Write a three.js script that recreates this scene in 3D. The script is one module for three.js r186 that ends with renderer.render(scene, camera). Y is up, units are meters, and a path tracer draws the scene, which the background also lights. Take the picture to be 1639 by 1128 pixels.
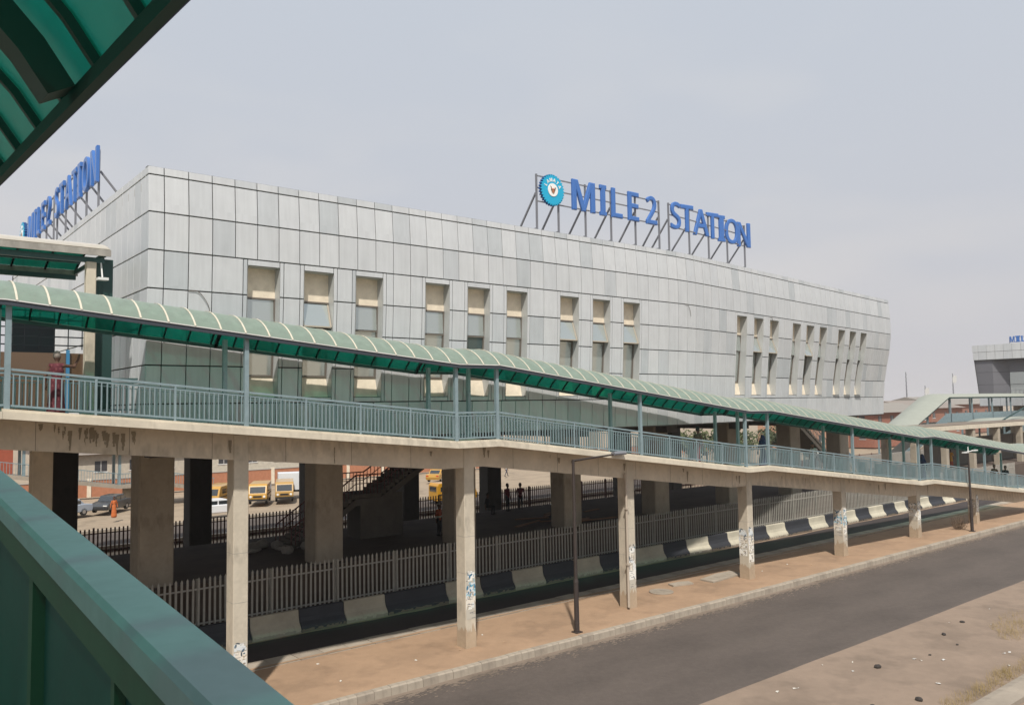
import * as THREE from 'three';
import { mergeGeometries } from 'three/addons/utils/BufferGeometryUtils.js';
import { MarchingCubes } from 'three/addons/objects/MarchingCubes.js';
import { TextGeometry } from 'three/addons/geometries/TextGeometry.js';
import { FontLoader } from 'three/addons/loaders/FontLoader.js';

// ---------- camera, sky, sun, exposure ----------
// metres; x runs along the road, "n" (= -z) runs from the road towards the station, y is up
const scene = new THREE.Scene();
const camera = new THREE.PerspectiveCamera(46.274, 1024 / 704, 0.05, 3000);
{
  const yaw = THREE.MathUtils.degToRad(39.272), pitch = THREE.MathUtils.degToRad(3.703), roll = THREE.MathUtils.degToRad(-0.888);
  const f = new THREE.Vector3(Math.sin(yaw) * Math.cos(pitch), Math.sin(pitch), -Math.cos(yaw) * Math.cos(pitch));
  const r = new THREE.Vector3(Math.cos(yaw), 0, Math.sin(yaw));
  const u = new THREE.Vector3().crossVectors(r, f);
  const r2 = r.clone().multiplyScalar(Math.cos(roll)).addScaledVector(u, Math.sin(roll));
  const u2 = u.clone().multiplyScalar(Math.cos(roll)).addScaledVector(r, -Math.sin(roll));
  camera.quaternion.setFromRotationMatrix(new THREE.Matrix4().makeBasis(r2, u2, f.clone().negate()));
  camera.position.set(0, 9, 0); camera.focus = 36; camera.userData.fStop = 22;
}
const renderer = new THREE.WebGLRenderer({ antialias: true });
renderer.setSize(1024, 704);
renderer.toneMapping = THREE.LinearToneMapping;
renderer.toneMappingExposure = 1.0;
renderer.shadowMap.enabled = true;

function rng(seed) { let a = seed >>> 0; return () => { a = (a + 0x6D2B79F5) | 0; let t = Math.imul(a ^ (a >>> 15), 1 | a); t = (t + Math.imul(t ^ (t >>> 7), 61 | t)) ^ t; return ((t ^ (t >>> 14)) >>> 0) / 4294967296; }; }
const rand = rng(20240);
const rr = (a, b) => a + (b - a) * rand();
const lerp = (a, b, t) => a + (b - a) * t;
const clamp01 = (t) => Math.min(1, Math.max(0, t));
// tileable value noise, period p cells over [0,1)
function noiser(p, seed) {
  const r = rng(seed), L = new Float32Array(p * p).map(() => r());
  return (u, v) => {
    const x = ((u % 1) + 1) % 1 * p, y = ((v % 1) + 1) % 1 * p, i = Math.floor(x), j = Math.floor(y);
    let a = x - i, b = y - j; a = a * a * (3 - 2 * a); b = b * b * (3 - 2 * b);
    const i0 = i % p, i1 = (i + 1) % p, j0 = (j % p) * p, j1 = ((j + 1) % p) * p;
    return lerp(lerp(L[j0 + i0], L[j0 + i1], a), lerp(L[j1 + i0], L[j1 + i1], a), b);
  };
}
function fbm(p, oct, seed, gain = 0.5) {
  const ns = []; for (let k = 0; k < oct; k++) ns.push(noiser(p << k, seed + k * 17));
  return (u, v) => { let s = 0, w = 1, t = 0; for (const n of ns) { s += w * n(u, v); t += w; w *= gain; } return s / t; };
}
// hazy daylight sky: pale, faintly blue above, a warmer grey towards the horizon, soft cloud puffs
const SUN = new THREE.Vector3(-0.362, 0.809, 0.463).normalize();
{
  const W = 1024, H = 512, data = new Float32Array(W * H * 4);
  const c1 = fbm(8, 5, 501), c2 = fbm(16, 4, 777);
  for (let j = 0; j < H; j++) {
    const el = ((j + 0.5) / H - 0.5) * Math.PI, e = Math.max(0, Math.sin(el));
    for (let i = 0; i < W; i++) {
      const u = i / W, az = (u - 0.5) * 2 * Math.PI;
      const d = new THREE.Vector3(Math.cos(el) * Math.cos(az), Math.sin(el), Math.cos(el) * Math.sin(az));
      const t = 1 - Math.exp(-e * 3.4);
      let r = lerp(0.60, 0.55, t), g = lerp(0.578, 0.612, t), b = lerp(0.592, 0.70, t);
      const s = Math.max(0, d.dot(SUN));
      const halo = 0.55 * Math.pow(s, 6) + 0.9 * Math.pow(s, 40);
      r += halo * 0.55; g += halo * 0.52; b += halo * 0.46;
      const cl = clamp01((c1(u * 2, e * 0.9) * 0.7 + c2(u * 2, e * 1.3) * 0.3 - 0.5) * 4) * Math.exp(-Math.pow((e - 0.24) / 0.16, 2));
      r += cl * 0.085; g += cl * 0.06; b += cl * 0.02;
      const k = (j * W + i) * 4; data[k] = r; data[k + 1] = g; data[k + 2] = b; data[k + 3] = 1;
    }
  }
  const sky = new THREE.DataTexture(data, W, H, THREE.RGBAFormat, THREE.FloatType);
  sky.mapping = THREE.EquirectangularReflectionMapping; sky.magFilter = THREE.LinearFilter; sky.minFilter = THREE.LinearFilter; sky.needsUpdate = true;
  scene.background = sky; scene.environment = sky;
}
const sun = new THREE.DirectionalLight(new THREE.Color(1, 0.945, 0.865), 4.5);
sun.position.copy(SUN).multiplyScalar(200).add(new THREE.Vector3(30, 0, -30));
sun.target.position.set(30, 0, -30);
sun.castShadow = true; sun.shadow.radius = 3; sun.shadow.mapSize.set(4096, 4096);
Object.assign(sun.shadow.camera, { left: -90, right: 120, top: 90, bottom: -90, near: 10, far: 500 });
scene.add(sun, sun.target);

// ---------- textures ----------
function grayTex(size, metres, fn, srgb = true) {
  const data = new Uint8Array(size * size * 4);
  for (let j = 0; j < size; j++) for (let i = 0; i < size; i++) {
    const c0 = fn(i / size, j / size), k = (j * size + i) * 4, c = typeof c0 === 'number' ? [c0, c0, c0] : c0;
    for (let q = 0; q < 3; q++) { const x = clamp01(c[q]); data[k + q] = Math.round(255 * (srgb ? (x <= 0.0031308 ? 12.92 * x : 1.055 * Math.pow(x, 1 / 2.4) - 0.055) : x)); }
    data[k + 3] = 255;
  }
  const t = new THREE.DataTexture(data, size, size, THREE.RGBAFormat); t.wrapS = t.wrapT = THREE.RepeatWrapping;
  t.magFilter = THREE.LinearFilter; t.minFilter = THREE.LinearMipmapLinearFilter; t.generateMipmaps = true; t.needsUpdate = true;
  if (srgb) t.colorSpace = THREE.SRGBColorSpace;
  t.repeat.set(1 / metres, 1 / metres);
  return t;
}
const TX = {};
{
  const a = fbm(4, 6, 11), b = fbm(32, 3, 12), st = fbm(4, 4, 13), gr = noiser(256, 14);
  TX.concrete = grayTex(512, 3.1, (u, v) => {
    const pores = gr(u, v) > 0.93 ? -0.1 : 0, stain = clamp01((st(u * 3, v) - 0.52) * 5) * 0.16;
    const k = 0.80 + 0.22 * (a(u, v) - 0.5) * 1.6 + 0.1 * (b(u, v) - 0.5) + pores - stain;
    return [k, k * 0.985, k * 0.955];
  });
  const s1 = fbm(32, 4, 21), s2 = fbm(4, 4, 22);
  TX.streak = grayTex(512, 2.6, (u, v) => 0.9 + 0.14 * (s1(u, v * 0.06) - 0.5) + 0.12 * (s2(u, v) - 0.5));
  const d1 = fbm(6, 6, 31), d2 = fbm(48, 3, 32), d3 = noiser(512, 33), d4 = fbm(10, 4, 34);
  TX.sand = grayTex(1024, 11, (u, v) => {
    const speck = d3(u, v) > 0.965 ? -0.16 : d3(v, u) > 0.975 ? 0.12 : 0, patch = clamp01((d4(u, v) - 0.56) * 6) * 0.14;
    const k = 0.82 + 0.3 * (d1(u, v) - 0.5) + 0.13 * (d2(u, v) - 0.5) + speck - patch; return [k, k * 0.985, k * 0.965];
  });
  const e1 = fbm(3, 5, 41), e2 = fbm(64, 3, 42), e3 = noiser(512, 43);
  TX.asphalt = grayTex(1024, 9.5, (u, v) => {
    const track = 0.5 + 0.5 * Math.cos(v * 2 * Math.PI * 3), lane = 0.05 * (track - 0.5);
    const k = 0.72 + 0.36 * (e1(u * 1, v * 3) - 0.5) + 0.16 * (e2(u, v) - 0.5) + 0.16 * (e3(u, v) - 0.5) + lane; return [k, k * 0.985, k * 0.97];
  });
  const f1 = fbm(8, 5, 51), f2 = fbm(64, 2, 52);
  TX.grime = grayTex(512, 1.7, (u, v) => { const k = 0.86 + 0.26 * (f1(u, v) - 0.5) + 0.1 * (f2(u, v) - 0.5); return [k, k * 0.99, k * 0.96]; });
  const g1 = fbm(24, 4, 61);
  TX.bump = grayTex(512, 1.3, (u, v) => g1(u, v), false);
}
// ---------- materials ----------
const C = (r, g, b) => new THREE.Color().setRGB(r, g, b);
const std = (c, rough, o = {}) => new THREE.MeshStandardMaterial({ color: C(...c), roughness: rough, side: THREE.DoubleSide, ...o });
const phy = (c, rough, o = {}) => new THREE.MeshPhysicalMaterial({ color: C(...c), roughness: rough, side: THREE.DoubleSide, ...o });
const tex = (t, o = {}) => ({ map: t, ...o });
const M = {
  concrete: std([0.63, 0.57, 0.47], 0.9, tex(TX.concrete, { bumpMap: TX.bump, bumpScale: 0.004 })),
  lip: std([0.70, 0.64, 0.53], 0.9, tex(TX.concrete)),
  beam: std([0.66, 0.585, 0.475], 0.92, tex(TX.concrete, { bumpMap: TX.bump, bumpScale: 0.004 })),
  grayConcrete: std([0.40, 0.38, 0.35], 0.92, tex(TX.concrete)),
  darkConcrete: std([0.16, 0.145, 0.125], 0.95, tex(TX.concrete)),
  rail: std([0.255, 0.345, 0.385], 0.5, tex(TX.grime, { metalness: 0.15 })),
  postBlue: std([0.05, 0.22, 0.42], 0.5),
  frameDark: std([0.045, 0.055, 0.07], 0.5, { metalness: 0.2 }),
  frameTeal: std([0.035, 0.085, 0.085], 0.5, { metalness: 0.2 }),
  batten: std([0.62, 0.58, 0.48], 0.7, tex(TX.grime)),
  trim: std([0.62, 0.62, 0.60], 0.6),
  roofDust: phy([0.56, 0.69, 0.595], 0.45, tex(TX.grime, { transmission: 0.64, thickness: 0, specularIntensity: 0.5 })),
  roofGreen: phy([0.03, 0.58, 0.49], 0.45, { transmission: 0.84, thickness: 0, specularIntensity: 0.5 }),
  roofCream: phy([0.66, 0.59, 0.48], 0.5, tex(TX.grime, { transmission: 0.4, thickness: 0 })),
  asphalt: std([0.116, 0.094, 0.081], 0.93, tex(TX.asphalt, { bumpMap: TX.bump, bumpScale: 0.004 })),
  laneAsphalt: std([0.055, 0.043, 0.042], 0.93, tex(TX.asphalt)),
  sand: std([0.40, 0.268, 0.172], 0.97, tex(TX.sand, { bumpMap: TX.bump, bumpScale: 0.006 })),
  roofFar: std([0.33, 0.345, 0.295], 0.8, tex(TX.streak)),
  colShaded: std([0.075, 0.068, 0.06], 0.9, tex(TX.concrete)),  // rear station columns: deep shade painted in as a near-black concrete
  shoulder: std([0.275, 0.207, 0.157], 0.97, tex(TX.sand, { bumpMap: TX.bump, bumpScale: 0.006 })),
  dust: std([0.36, 0.26, 0.18], 0.97, tex(TX.sand)),
  ground: std([0.36, 0.285, 0.205], 0.97, tex(TX.sand)),
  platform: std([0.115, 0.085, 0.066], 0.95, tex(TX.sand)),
  kerb: std([0.42, 0.365, 0.30], 0.93, tex(TX.concrete)),
  kerb2: std([0.36, 0.31, 0.255], 0.93, tex(TX.concrete)),
  jerseyWhiteShaded: std([0.50, 0.45, 0.355], 0.9, tex(TX.concrete)),  // white paint of the left barriers, with their shade put into the colour
  jerseyWhite: std([0.62, 0.58, 0.47], 0.85, tex(TX.concrete)),
  jerseyBlack: std([0.035, 0.038, 0.048], 0.75, tex(TX.concrete)),
  fence: std([0.40, 0.385, 0.35], 0.7, { metalness: 0.1, ...tex(TX.grime) }),
  fenceBrown: std([0.10, 0.045, 0.032], 0.75),
  dustyAsphalt: std([0.225, 0.178, 0.140], 0.97, tex(TX.sand)),
  backing: std([0.045, 0.045, 0.045], 0.9),
  beige: std([0.80, 0.71, 0.58], 0.85, tex(TX.grime)),
  reveal: phy([0.50, 0.51, 0.50], 0.45, tex(TX.streak, { metalness: 0.1 })),
  winFrame: std([0.14, 0.12, 0.10], 0.5),
  winFrameLight: std([0.40, 0.35, 0.28], 0.6),
  glass: phy([0.52, 0.56, 0.54], 0.16, { metalness: 0.7 }),
  glassDark: phy([0.10, 0.14, 0.14], 0.07, { metalness: 0.5 }),
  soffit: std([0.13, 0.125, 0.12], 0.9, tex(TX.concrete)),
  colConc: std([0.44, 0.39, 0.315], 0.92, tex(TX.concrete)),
  signBlue: phy([0.045, 0.145, 0.43], 0.35, { clearcoat: 0.3 }),
  signSteel: std([0.20, 0.205, 0.225], 0.55, { metalness: 0.3 }),
  cyan: phy([0.01, 0.36, 0.58], 0.4),
  navy: std([0.015, 0.09, 0.28], 0.5),
  white: std([0.78, 0.78, 0.76], 0.6),
  ownSeam: std([0.10, 0.17, 0.18], 0.7),
  ownRail: std([0.32, 0.43, 0.445], 0.55, tex(TX.grime, { metalness: 0.1 })),
  ownGreen: std([0.055, 0.12, 0.075], 0.6, tex(TX.grime)),
  ownPanel: std([0.018, 0.092, 0.082], 0.6, tex(TX.grime)),
  ownSteel: std([0.02, 0.058, 0.054], 0.55, { metalness: 0.2 }),
  purple: std([0.06, 0.055, 0.20], 0.5),
  rubber: std([0.02, 0.02, 0.02], 0.9),
  chrome: std([0.45, 0.45, 0.46], 0.3, { metalness: 0.8 }),
  brownGlass: phy([0.25, 0.16, 0.10], 0.15, { metalness: 0.2, transmission: 0.5, thickness: 0 }),
  poleDark: std([0.055, 0.042, 0.038], 0.6, tex(TX.grime, { metalness: 0.2 })),
  pipe: std([0.42, 0.36, 0.29], 0.7),
};
const panelMats = [[0.59, 0.61, 0.622], [0.565, 0.587, 0.602], [0.605, 0.624, 0.635], [0.52, 0.547, 0.565], [0.577, 0.598, 0.612], [0.485, 0.515, 0.532]].map((c, i) => phy(c, 0.40 + 0.03 * i, tex(TX.streak, { metalness: 0.12 })));

// ---------- helpers ----------
const OFF = new WeakMap();   // where a thing's own group stands
const names = new Map();
function numbered(name) { const k = names.get(name) || 0; names.set(name, k + 1); return k ? `${name}_${String(k).padStart(3, '0')}` : name; }
const flatG = (g) => { const h = g.index ? g.toNonIndexed() : g; for (const k of Object.keys(h.attributes)) if (!['position', 'normal', 'uv'].includes(k)) h.deleteAttribute(k); return h; };
function uvm(g) {   // uv in metres from the dominant axis of the normal
  g = flatG(g); const p = g.attributes.position, n = g.attributes.normal, uv = new Float32Array(p.count * 2);
  for (let i = 0; i < p.count; i++) {
    const ax = Math.abs(n.getX(i)), ay = Math.abs(n.getY(i)), az = Math.abs(n.getZ(i)), x = p.getX(i), y = p.getY(i), z = p.getZ(i);
    if (ay >= ax && ay >= az) { uv[2 * i] = x; uv[2 * i + 1] = -z; } else if (ax > az) { uv[2 * i] = -z; uv[2 * i + 1] = y; } else { uv[2 * i] = x; uv[2 * i + 1] = y; }
  }
  g.setAttribute('uv', new THREE.BufferAttribute(uv, 2)); return g;
}
function merged(geos) { geos = [geos].flat(Infinity).map((g) => uvm(g)); return geos.length > 1 ? mergeGeometries(geos) : geos[0]; }
function thing(name, label, category, base = [0, 0, 0], group) {
  const o = new THREE.Group(); o.name = numbered(name); o.position.set(base[0], base[1], -base[2]); scene.add(o);
  OFF.set(o, o.position.clone()); o.userData = { label, category }; if (group) o.userData.group = group; return o;
}
function part(name, parent) { const o = new THREE.Group(); o.name = name; parent.add(o); OFF.set(o, OFF.get(parent) || new THREE.Vector3()); return o; }
// geometry is given in world metres; it is moved into its parent's axes
function mk(name, geos, mat, parent = scene, keep = false) {
  const g = merged(geos), off = OFF.get(parent);
  if (off && !keep) g.translate(-off.x, -off.y, -off.z);
  const m = new THREE.Mesh(g, mat); m.name = parent === scene ? numbered(name) : name; m.castShadow = m.receiveShadow = true; parent.add(m); OFF.set(m, off || new THREE.Vector3());
  return m;
}
function tag(o, label, category, group, kind) { o.userData.label = label; o.userData.category = category; if (group) o.userData.group = group; if (kind) o.userData.kind = kind; return o; }
function struct(name, geos, mat) { const m = mk(name, geos, mat); m.userData.kind = 'structure'; return m; }
function asStuff(m) { m.userData.kind = 'stuff'; return m; }
function put(geo, mat, name, parent, x, y, n, ry = 0) { const m = new THREE.Mesh(geo, mat), o = OFF.get(parent) || new THREE.Vector3(); m.name = name; m.position.set(x - o.x, y - o.y, -n - o.z); m.rotation.y = ry; m.castShadow = m.receiveShadow = true; parent.add(m); return m; }
const box = (x0, x1, y0, y1, n0, n1) => new THREE.BoxGeometry(Math.abs(x1 - x0), Math.abs(y1 - y0), Math.abs(n1 - n0)).translate((x0 + x1) / 2, (y0 + y1) / 2, -(n0 + n1) / 2);
function shapeOf(pts) { const s = new THREE.Shape(); pts.forEach(([a, b], i) => i ? s.lineTo(a, b) : s.moveTo(a, b)); return s; }
const extr = (pts, d) => new THREE.ExtrudeGeometry(shapeOf(pts), { depth: d, bevelEnabled: false, curveSegments: 6 });
const prismX = (ny, x0, x1) => extr(ny, x1 - x0).rotateY(Math.PI / 2).translate(x0, 0, 0);      // polygon in (n, y)
const prismN = (xy, n0, n1) => extr(xy, n1 - n0).translate(0, 0, -n1);                              // polygon in (x, y)
const prismY = (xn, y0, y1) => extr(xn, y1 - y0).rotateX(-Math.PI / 2).translate(0, y0, 0);       // polygon in (x, n)
const P3 = (x, y, n) => new THREE.Vector3(x, y, -n);
function bar(a, b, w, h = w) {   // a square bar between two points
  const d = b.clone().sub(a), L = d.length(), m = new THREE.Matrix4(), z = d.normalize();
  const up = Math.abs(z.y) > 0.98 ? new THREE.Vector3(1, 0, 0) : new THREE.Vector3(0, 1, 0);
  const x = new THREE.Vector3().crossVectors(up, z).normalize(), y = new THREE.Vector3().crossVectors(z, x);
  m.makeBasis(x, y, z).setPosition(a.clone().add(b).multiplyScalar(0.5));
  return new THREE.BoxGeometry(w, h, L).applyMatrix4(m);
}
function rod(a, b, r0, r1 = r0, seg = 10) {
  const d = b.clone().sub(a), L = d.length(), q = new THREE.Quaternion().setFromUnitVectors(new THREE.Vector3(0, 1, 0), d.normalize());
  return new THREE.CylinderGeometry(r1, r0, L, seg).applyQuaternion(q).translate((a.x + b.x) / 2, (a.y + b.y) / 2, (a.z + b.z) / 2);
}
function quads(list) {   // list of [a,b,c,d] Vector3, flat shaded
  const pos = [], nor = [], ab = new THREE.Vector3(), ac = new THREE.Vector3();
  for (const [a, b, c, d] of list) {
    ab.subVectors(b, a); ac.subVectors(c, a); const n = ab.cross(ac).normalize();
    for (const v of d ? [a, b, c, a, c, d] : [a, b, c]) { pos.push(v.x, v.y, v.z); nor.push(n.x, n.y, n.z); }
  }
  const g = new THREE.BufferGeometry(); g.setAttribute('position', new THREE.Float32BufferAttribute(pos, 3)); g.setAttribute('normal', new THREE.Float32BufferAttribute(nor, 3));
  g.setAttribute('uv', new THREE.Float32BufferAttribute(new Float32Array(pos.length / 3 * 2), 2)); return g;
}
// a chamfered column, rectangular in plan
function column(x0, x1, n0, n1, y0, y1, ch = 0.03) { return prismY([[x0 + ch, n0], [x1 - ch, n0], [x1, n0 + ch], [x1, n1 - ch], [x1 - ch, n1], [x0 + ch, n1], [x0, n1 - ch], [x0, n0 + ch]], y0, y1); }
// one bay of a barrel roof: station a to b (eave-level centre points), "across" the horizontal unit vector
function archBay(a, b, across, halfW, rise, seg, thick, lift = 0, twoSkins = true, tilt = 0) {
  const Rr = (halfW * halfW + rise * rise) / (2 * rise), phi = Math.asin(Math.min(1, halfW / Rr)) * (rise > halfW ? -1 : 1), A = rise > halfW ? Math.PI - Math.asin(halfW / Rr) : Math.asin(halfW / Rr);
  const ring = (c, off) => { const o = []; for (let i = 0; i <= seg; i++) { const t = lerp(-A, A, i / seg), n = across.clone().multiplyScalar(Math.sin(t)).add(new THREE.Vector3(0, Math.cos(t), 0)); o.push([c.clone().addScaledVector(across, Rr * Math.sin(t)).add(new THREE.Vector3(0, Rr * (Math.cos(t) - Math.cos(A)) - tilt * Rr * Math.sin(t), 0)).addScaledVector(n, off + lift), n]); } return o; };
  const pos = [], nor = [], groups = [];
  const skin = (r0, r1, sgn) => { for (let i = 0; i < seg; i++) for (const [p, n] of [r0[i], r1[i], r1[i + 1], r0[i], r1[i + 1], r0[i + 1]]) { pos.push(p.x, p.y, p.z); nor.push(n.x * sgn, n.y * sgn, n.z * sgn); } };
  const oa = ring(a, thick), ob = ring(b, thick), ia = ring(a, 0), ib = ring(b, 0);
  skin(oa, ob, 1); groups.push([0, pos.length / 3, 0]);
  const s1 = pos.length / 3; skin(ia, ib, -1); groups.push([s1, pos.length / 3 - s1, 1]);
  const s2 = pos.length / 3, edge = (p, q, r, s) => { const n = q.clone().sub(p).cross(r.clone().sub(p)).normalize(); for (const v of [p, q, r, p, r, s]) { pos.push(v.x, v.y, v.z); nor.push(n.x, n.y, n.z); } };
  for (let i = 0; i < seg; i++) { edge(oa[i][0], oa[i + 1][0], ia[i + 1][0], ia[i][0]); edge(ob[i + 1][0], ob[i][0], ib[i][0], ib[i + 1][0]); }
  edge(oa[0][0], ia[0][0], ib[0][0], ob[0][0]); edge(oa[seg][0], ob[seg][0], ib[seg][0], ia[seg][0]);
  groups.push([s2, pos.length / 3 - s2, 0]);
  const g = new THREE.BufferGeometry(); g.setAttribute('position', new THREE.Float32BufferAttribute(pos, 3)); g.setAttribute('normal', new THREE.Float32BufferAttribute(nor, 3)); g.setAttribute('uv', new THREE.Float32BufferAttribute(new Float32Array(pos.length / 3 * 2), 2));
  if (twoSkins) for (const [s, c, m] of groups) g.addGroup(s, c, m);
  return g;
}
function mk2(name, g, mats, parent) { const gr = g.groups.slice(), h = uvm(g); h.clearGroups(); for (const q of gr) h.addGroup(q.start, q.count, q.materialIndex); const off = OFF.get(parent); h.translate(-off.x, -off.y, -off.z); const m = new THREE.Mesh(h, mats); m.name = name; m.castShadow = m.receiveShadow = true; parent.add(m); return m; }
const AX = new THREE.Vector3(1, 0, 0), AN = new THREE.Vector3(0, 0, -1);
// ================= ground, roads, kerbs =================
const sheet = (x0, x1, n0, n1, y) => quads([[P3(x0, y, n0), P3(x1, y, n0), P3(x1, y, n1), P3(x0, y, n1)]]);
function wavy(x0, x1, step, nA, nB, y, ampA, ampB, seed) {   // a sheet whose long edges wander
  const N = Math.round((x1 - x0) / step), f = fbm(64, 4, seed, 0.6), list = [], pt = (i) => { const u = i / N; return [x0 + (x1 - x0) * u, nA + (f(u, 0.13) - 0.5) * ampA, nB + (f(u, 0.63) - 0.5) * ampB]; };
  for (let i = 0; i < N; i++) { const [a, b, c] = pt(i), [d, e, g] = pt(i + 1); list.push([P3(a, y, b), P3(d, y, e), P3(d, y, g), P3(a, y, c)]); }
  return quads(list);
}
{
  const g = new THREE.PlaneGeometry(2400, 2400, 1, 1).rotateX(-Math.PI / 2).translate(200, -0.22, -300); struct('ground', g, M.ground);
}
struct('main_road', sheet(-60, 260, 16.2, 23.45, -0.16), M.asphalt);
struct('dirt_shoulder', wavy(-60, 260, 0.4, 10.9, 16.4, -0.15, 0.2, 0.12, 81), M.shoulder);
struct('sand_drift_along_kerb', wavy(-20, 150, 0.25, 23.20, 23.42, -0.1555, 0.22, 0, 82), M.dustyAsphalt);
struct('verge', quads([[P3(-60, 0.1, 23.6), P3(200, 0.1, 23.6), P3(200, 0.1, 28.7), P3(-60, 0.1, 28.7)]]), M.sand);
{ // patches of wind-blown sand lying on the asphalt, thinning out away from the kerb
  const r = rng(404), L = []; const blob = (x, n, s, y) => { const k = 9, pts = []; for (let i = 0; i < k; i++) { const a = i / k * 6.283, q = s * (0.45 + 0.75 * r()); pts.push(P3(x + Math.cos(a) * q * 2.6, y, n + Math.sin(a) * q)); } const c = P3(x, y, n); for (let i = 0; i < k; i++) L.push([c, pts[i], pts[(i + 1) % k]]); };
  for (let i = 0; i < 9000; i++) { const d = -Math.log(1 - r() * 0.985) * 0.24; blob(8 + r() * 62, 23.34 - d, 0.012 + 0.045 * r() * r() / (0.4 + d * 1.2), -0.1572 + i * 2e-7); }
  const m = struct('sand_patches_on_road', quads(L), M.dustyAsphalt); m.userData.kind = 'stuff'; m.userData.label = 'thin patches of sand blown onto the asphalt edges'; m.userData.category = 'sand';
}
struct('verge_sand_tongue', wavy(-20, 110, 0.2, 28.03, 28.22, 0.1375, 0, 0.34, 84), M.sand);
struct('service_lane', sheet(-60, 200, 28.85, 34.1, 0.0), M.laneAsphalt);
struct('lane_dust', wavy(-10, 120, 0.3, 31.55, 32.0, 0.004, 0.35, 0, 83), M.dust);
{
  // kerb stones along the road edge of the verge, each its own block
  const kerb = new THREE.Group(); kerb.name = 'kerb'; kerb.userData.kind = 'structure'; scene.add(kerb); OFF.set(kerb, new THREE.Vector3());
  const geos = [0, 1, 2].map((k) => uvm(prismX([[23.38, -0.2], [23.64, -0.2], [23.64, 0.118], [23.44, 0.118], [23.40, 0.085 - 0.008 * k]], -0.296, 0.296)));
  for (let i = 0; i < 150; i++) { const m = put(geos[i % 3], i % 4 === 1 ? M.kerb2 : M.kerb, 'kerb_stone', kerb, 10 + i * 0.605 + rr(-0.003, 0.003), rr(-0.006, 0.006), rr(-0.006, 0.006)); m.position.z += 0; }
  mk('kerb_far_run', [prismX([[23.38, -0.2], [23.64, -0.2], [23.64, 0.118], [23.44, 0.118], [23.40, 0.085]], 101, 200), prismX([[23.38, -0.2], [23.64, -0.2], [23.64, 0.118], [23.44, 0.118], [23.40, 0.085]], -60, 9.6)], M.kerb, kerb);
  const back = new THREE.Group(); back.name = 'lane_kerb'; back.userData.kind = 'structure'; scene.add(back); OFF.set(back, new THREE.Vector3());
  const g2 = [0, 1].map((k) => uvm(box(-0.488, 0.488, 0.0, 0.13 - 0.008 * k, 28.0, 28.92)));
  for (let i = 0; i < 90; i++) { const m = put(g2[i % 2], i % 3 === 1 ? M.kerb2 : M.kerb, 'kerb_stone', back, 6.5 + i * 1.0 + rr(-0.006, 0.006), rr(-0.006, 0.006), rr(-0.01, 0.01)); }
  mk('kerb_far_run', [box(96.2, 200, 0, 0.12, 28.0, 28.92), box(-60, 5.9, 0, 0.12, 28.0, 28.92)], M.kerb, back);
  // concrete kerb wall on the near side, bottom right of the view
  const near = mk('near_kerb', [prismX([[9.9, -0.22], [10.75, -0.22], [10.72, 0.12], [10.5, 0.16], [9.9, 0.16]], 18, 80)], M.kerb2); near.userData.kind = 'structure';
  struct('near_ground', sheet(-60, 200, 2, 9.9, 0.0), M.shoulder);
}
// ================= raised ground under the station =================
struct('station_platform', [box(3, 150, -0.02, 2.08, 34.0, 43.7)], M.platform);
struct('far_road', sheet(-60, 220, 60, 68, 0.004), M.asphalt);
struct('far_kerb', [box(-60, 220, 0, 0.2, 68, 68.35), box(-60, 220, 0, 0.2, 59.6, 59.95)], M.kerb);

// ================= station building =================
const YR = [16.79, 16.51, 15.30, 14.09, 12.87, 11.66, 10.45, 9.23, 7.90];
const prof = (y) => { const p = [[16.79, 27.1], [15.3, 27.0], [14.09, 27.0], [12.87, 27.03], [11.66, 27.10], [10.45, 27.17], [9.23, 27.23], [7.9, 27.30]]; for (let i = 0; i < 7; i++) if (y >= p[i + 1][0]) return lerp(p[i][1], p[i + 1][1], clamp01((p[i][0] - y) / (p[i][0] - p[i + 1][0]))); return 27.30; };
const prof0 = prof;
const TH = THREE.MathUtils.degToRad(7.35), L1 = 25.1, LA = 2.4;
function plan(s) {   // reference line of the long front: straight, a soft bend, straight again; returns x, n, heading
  if (s <= L1) return [7.4 + s, 27.0, 0];
  const rad = LA / TH;
  if (s <= L1 + LA) { const a = (s - L1) / rad; return [7.4 + L1 + rad * Math.sin(a), 27.0 + rad * (1 - Math.cos(a)), a]; }
  const d = s - L1 - LA; return [7.4 + L1 + rad * Math.sin(TH) + d * Math.cos(TH), 27.0 + rad * (1 - Math.cos(TH)) + d * Math.sin(TH), TH];
}
const fac = (s, y, q) => { const [x, n, a] = plan(s); return P3(x - Math.sin(a) * q, y, n + Math.cos(a) * q); };  // q: metres behind the reference line
const EXY = [[14.09, 0], [12.87, 0.12], [11.66, 0.30], [10.45, 0.46], [9.23, 0.52], [7.9, 0.52]];
const ex = (s, y) => { const t = clamp01((s - 23) / 33), e = t * t * (3 - 2 * t); if (y >= 14.09) return 0; for (let i = 0; i < 5; i++) if (y >= EXY[i + 1][0]) return e * lerp(EXY[i][1], EXY[i + 1][1], (EXY[i][0] - y) / (EXY[i][0] - EXY[i + 1][0])); return e * 0.52; };   // the lower wall draws back more towards the far end
const face = (s, y, out = 0) => fac(s, y, prof(y) - 27.0 + ex(s, y) - out);
const sOfX = (X) => X < 32.5 ? X - 7.4 : L1 + LA + (X - (7.4 + L1 + LA / TH * Math.sin(TH))) / Math.cos(TH);
const S_END = sOfX(63.4);
const station = thing('station_building', 'long silver panelled station on columns with blue rooftop letters', 'building', [7.4, 0, 27.2]);
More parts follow.
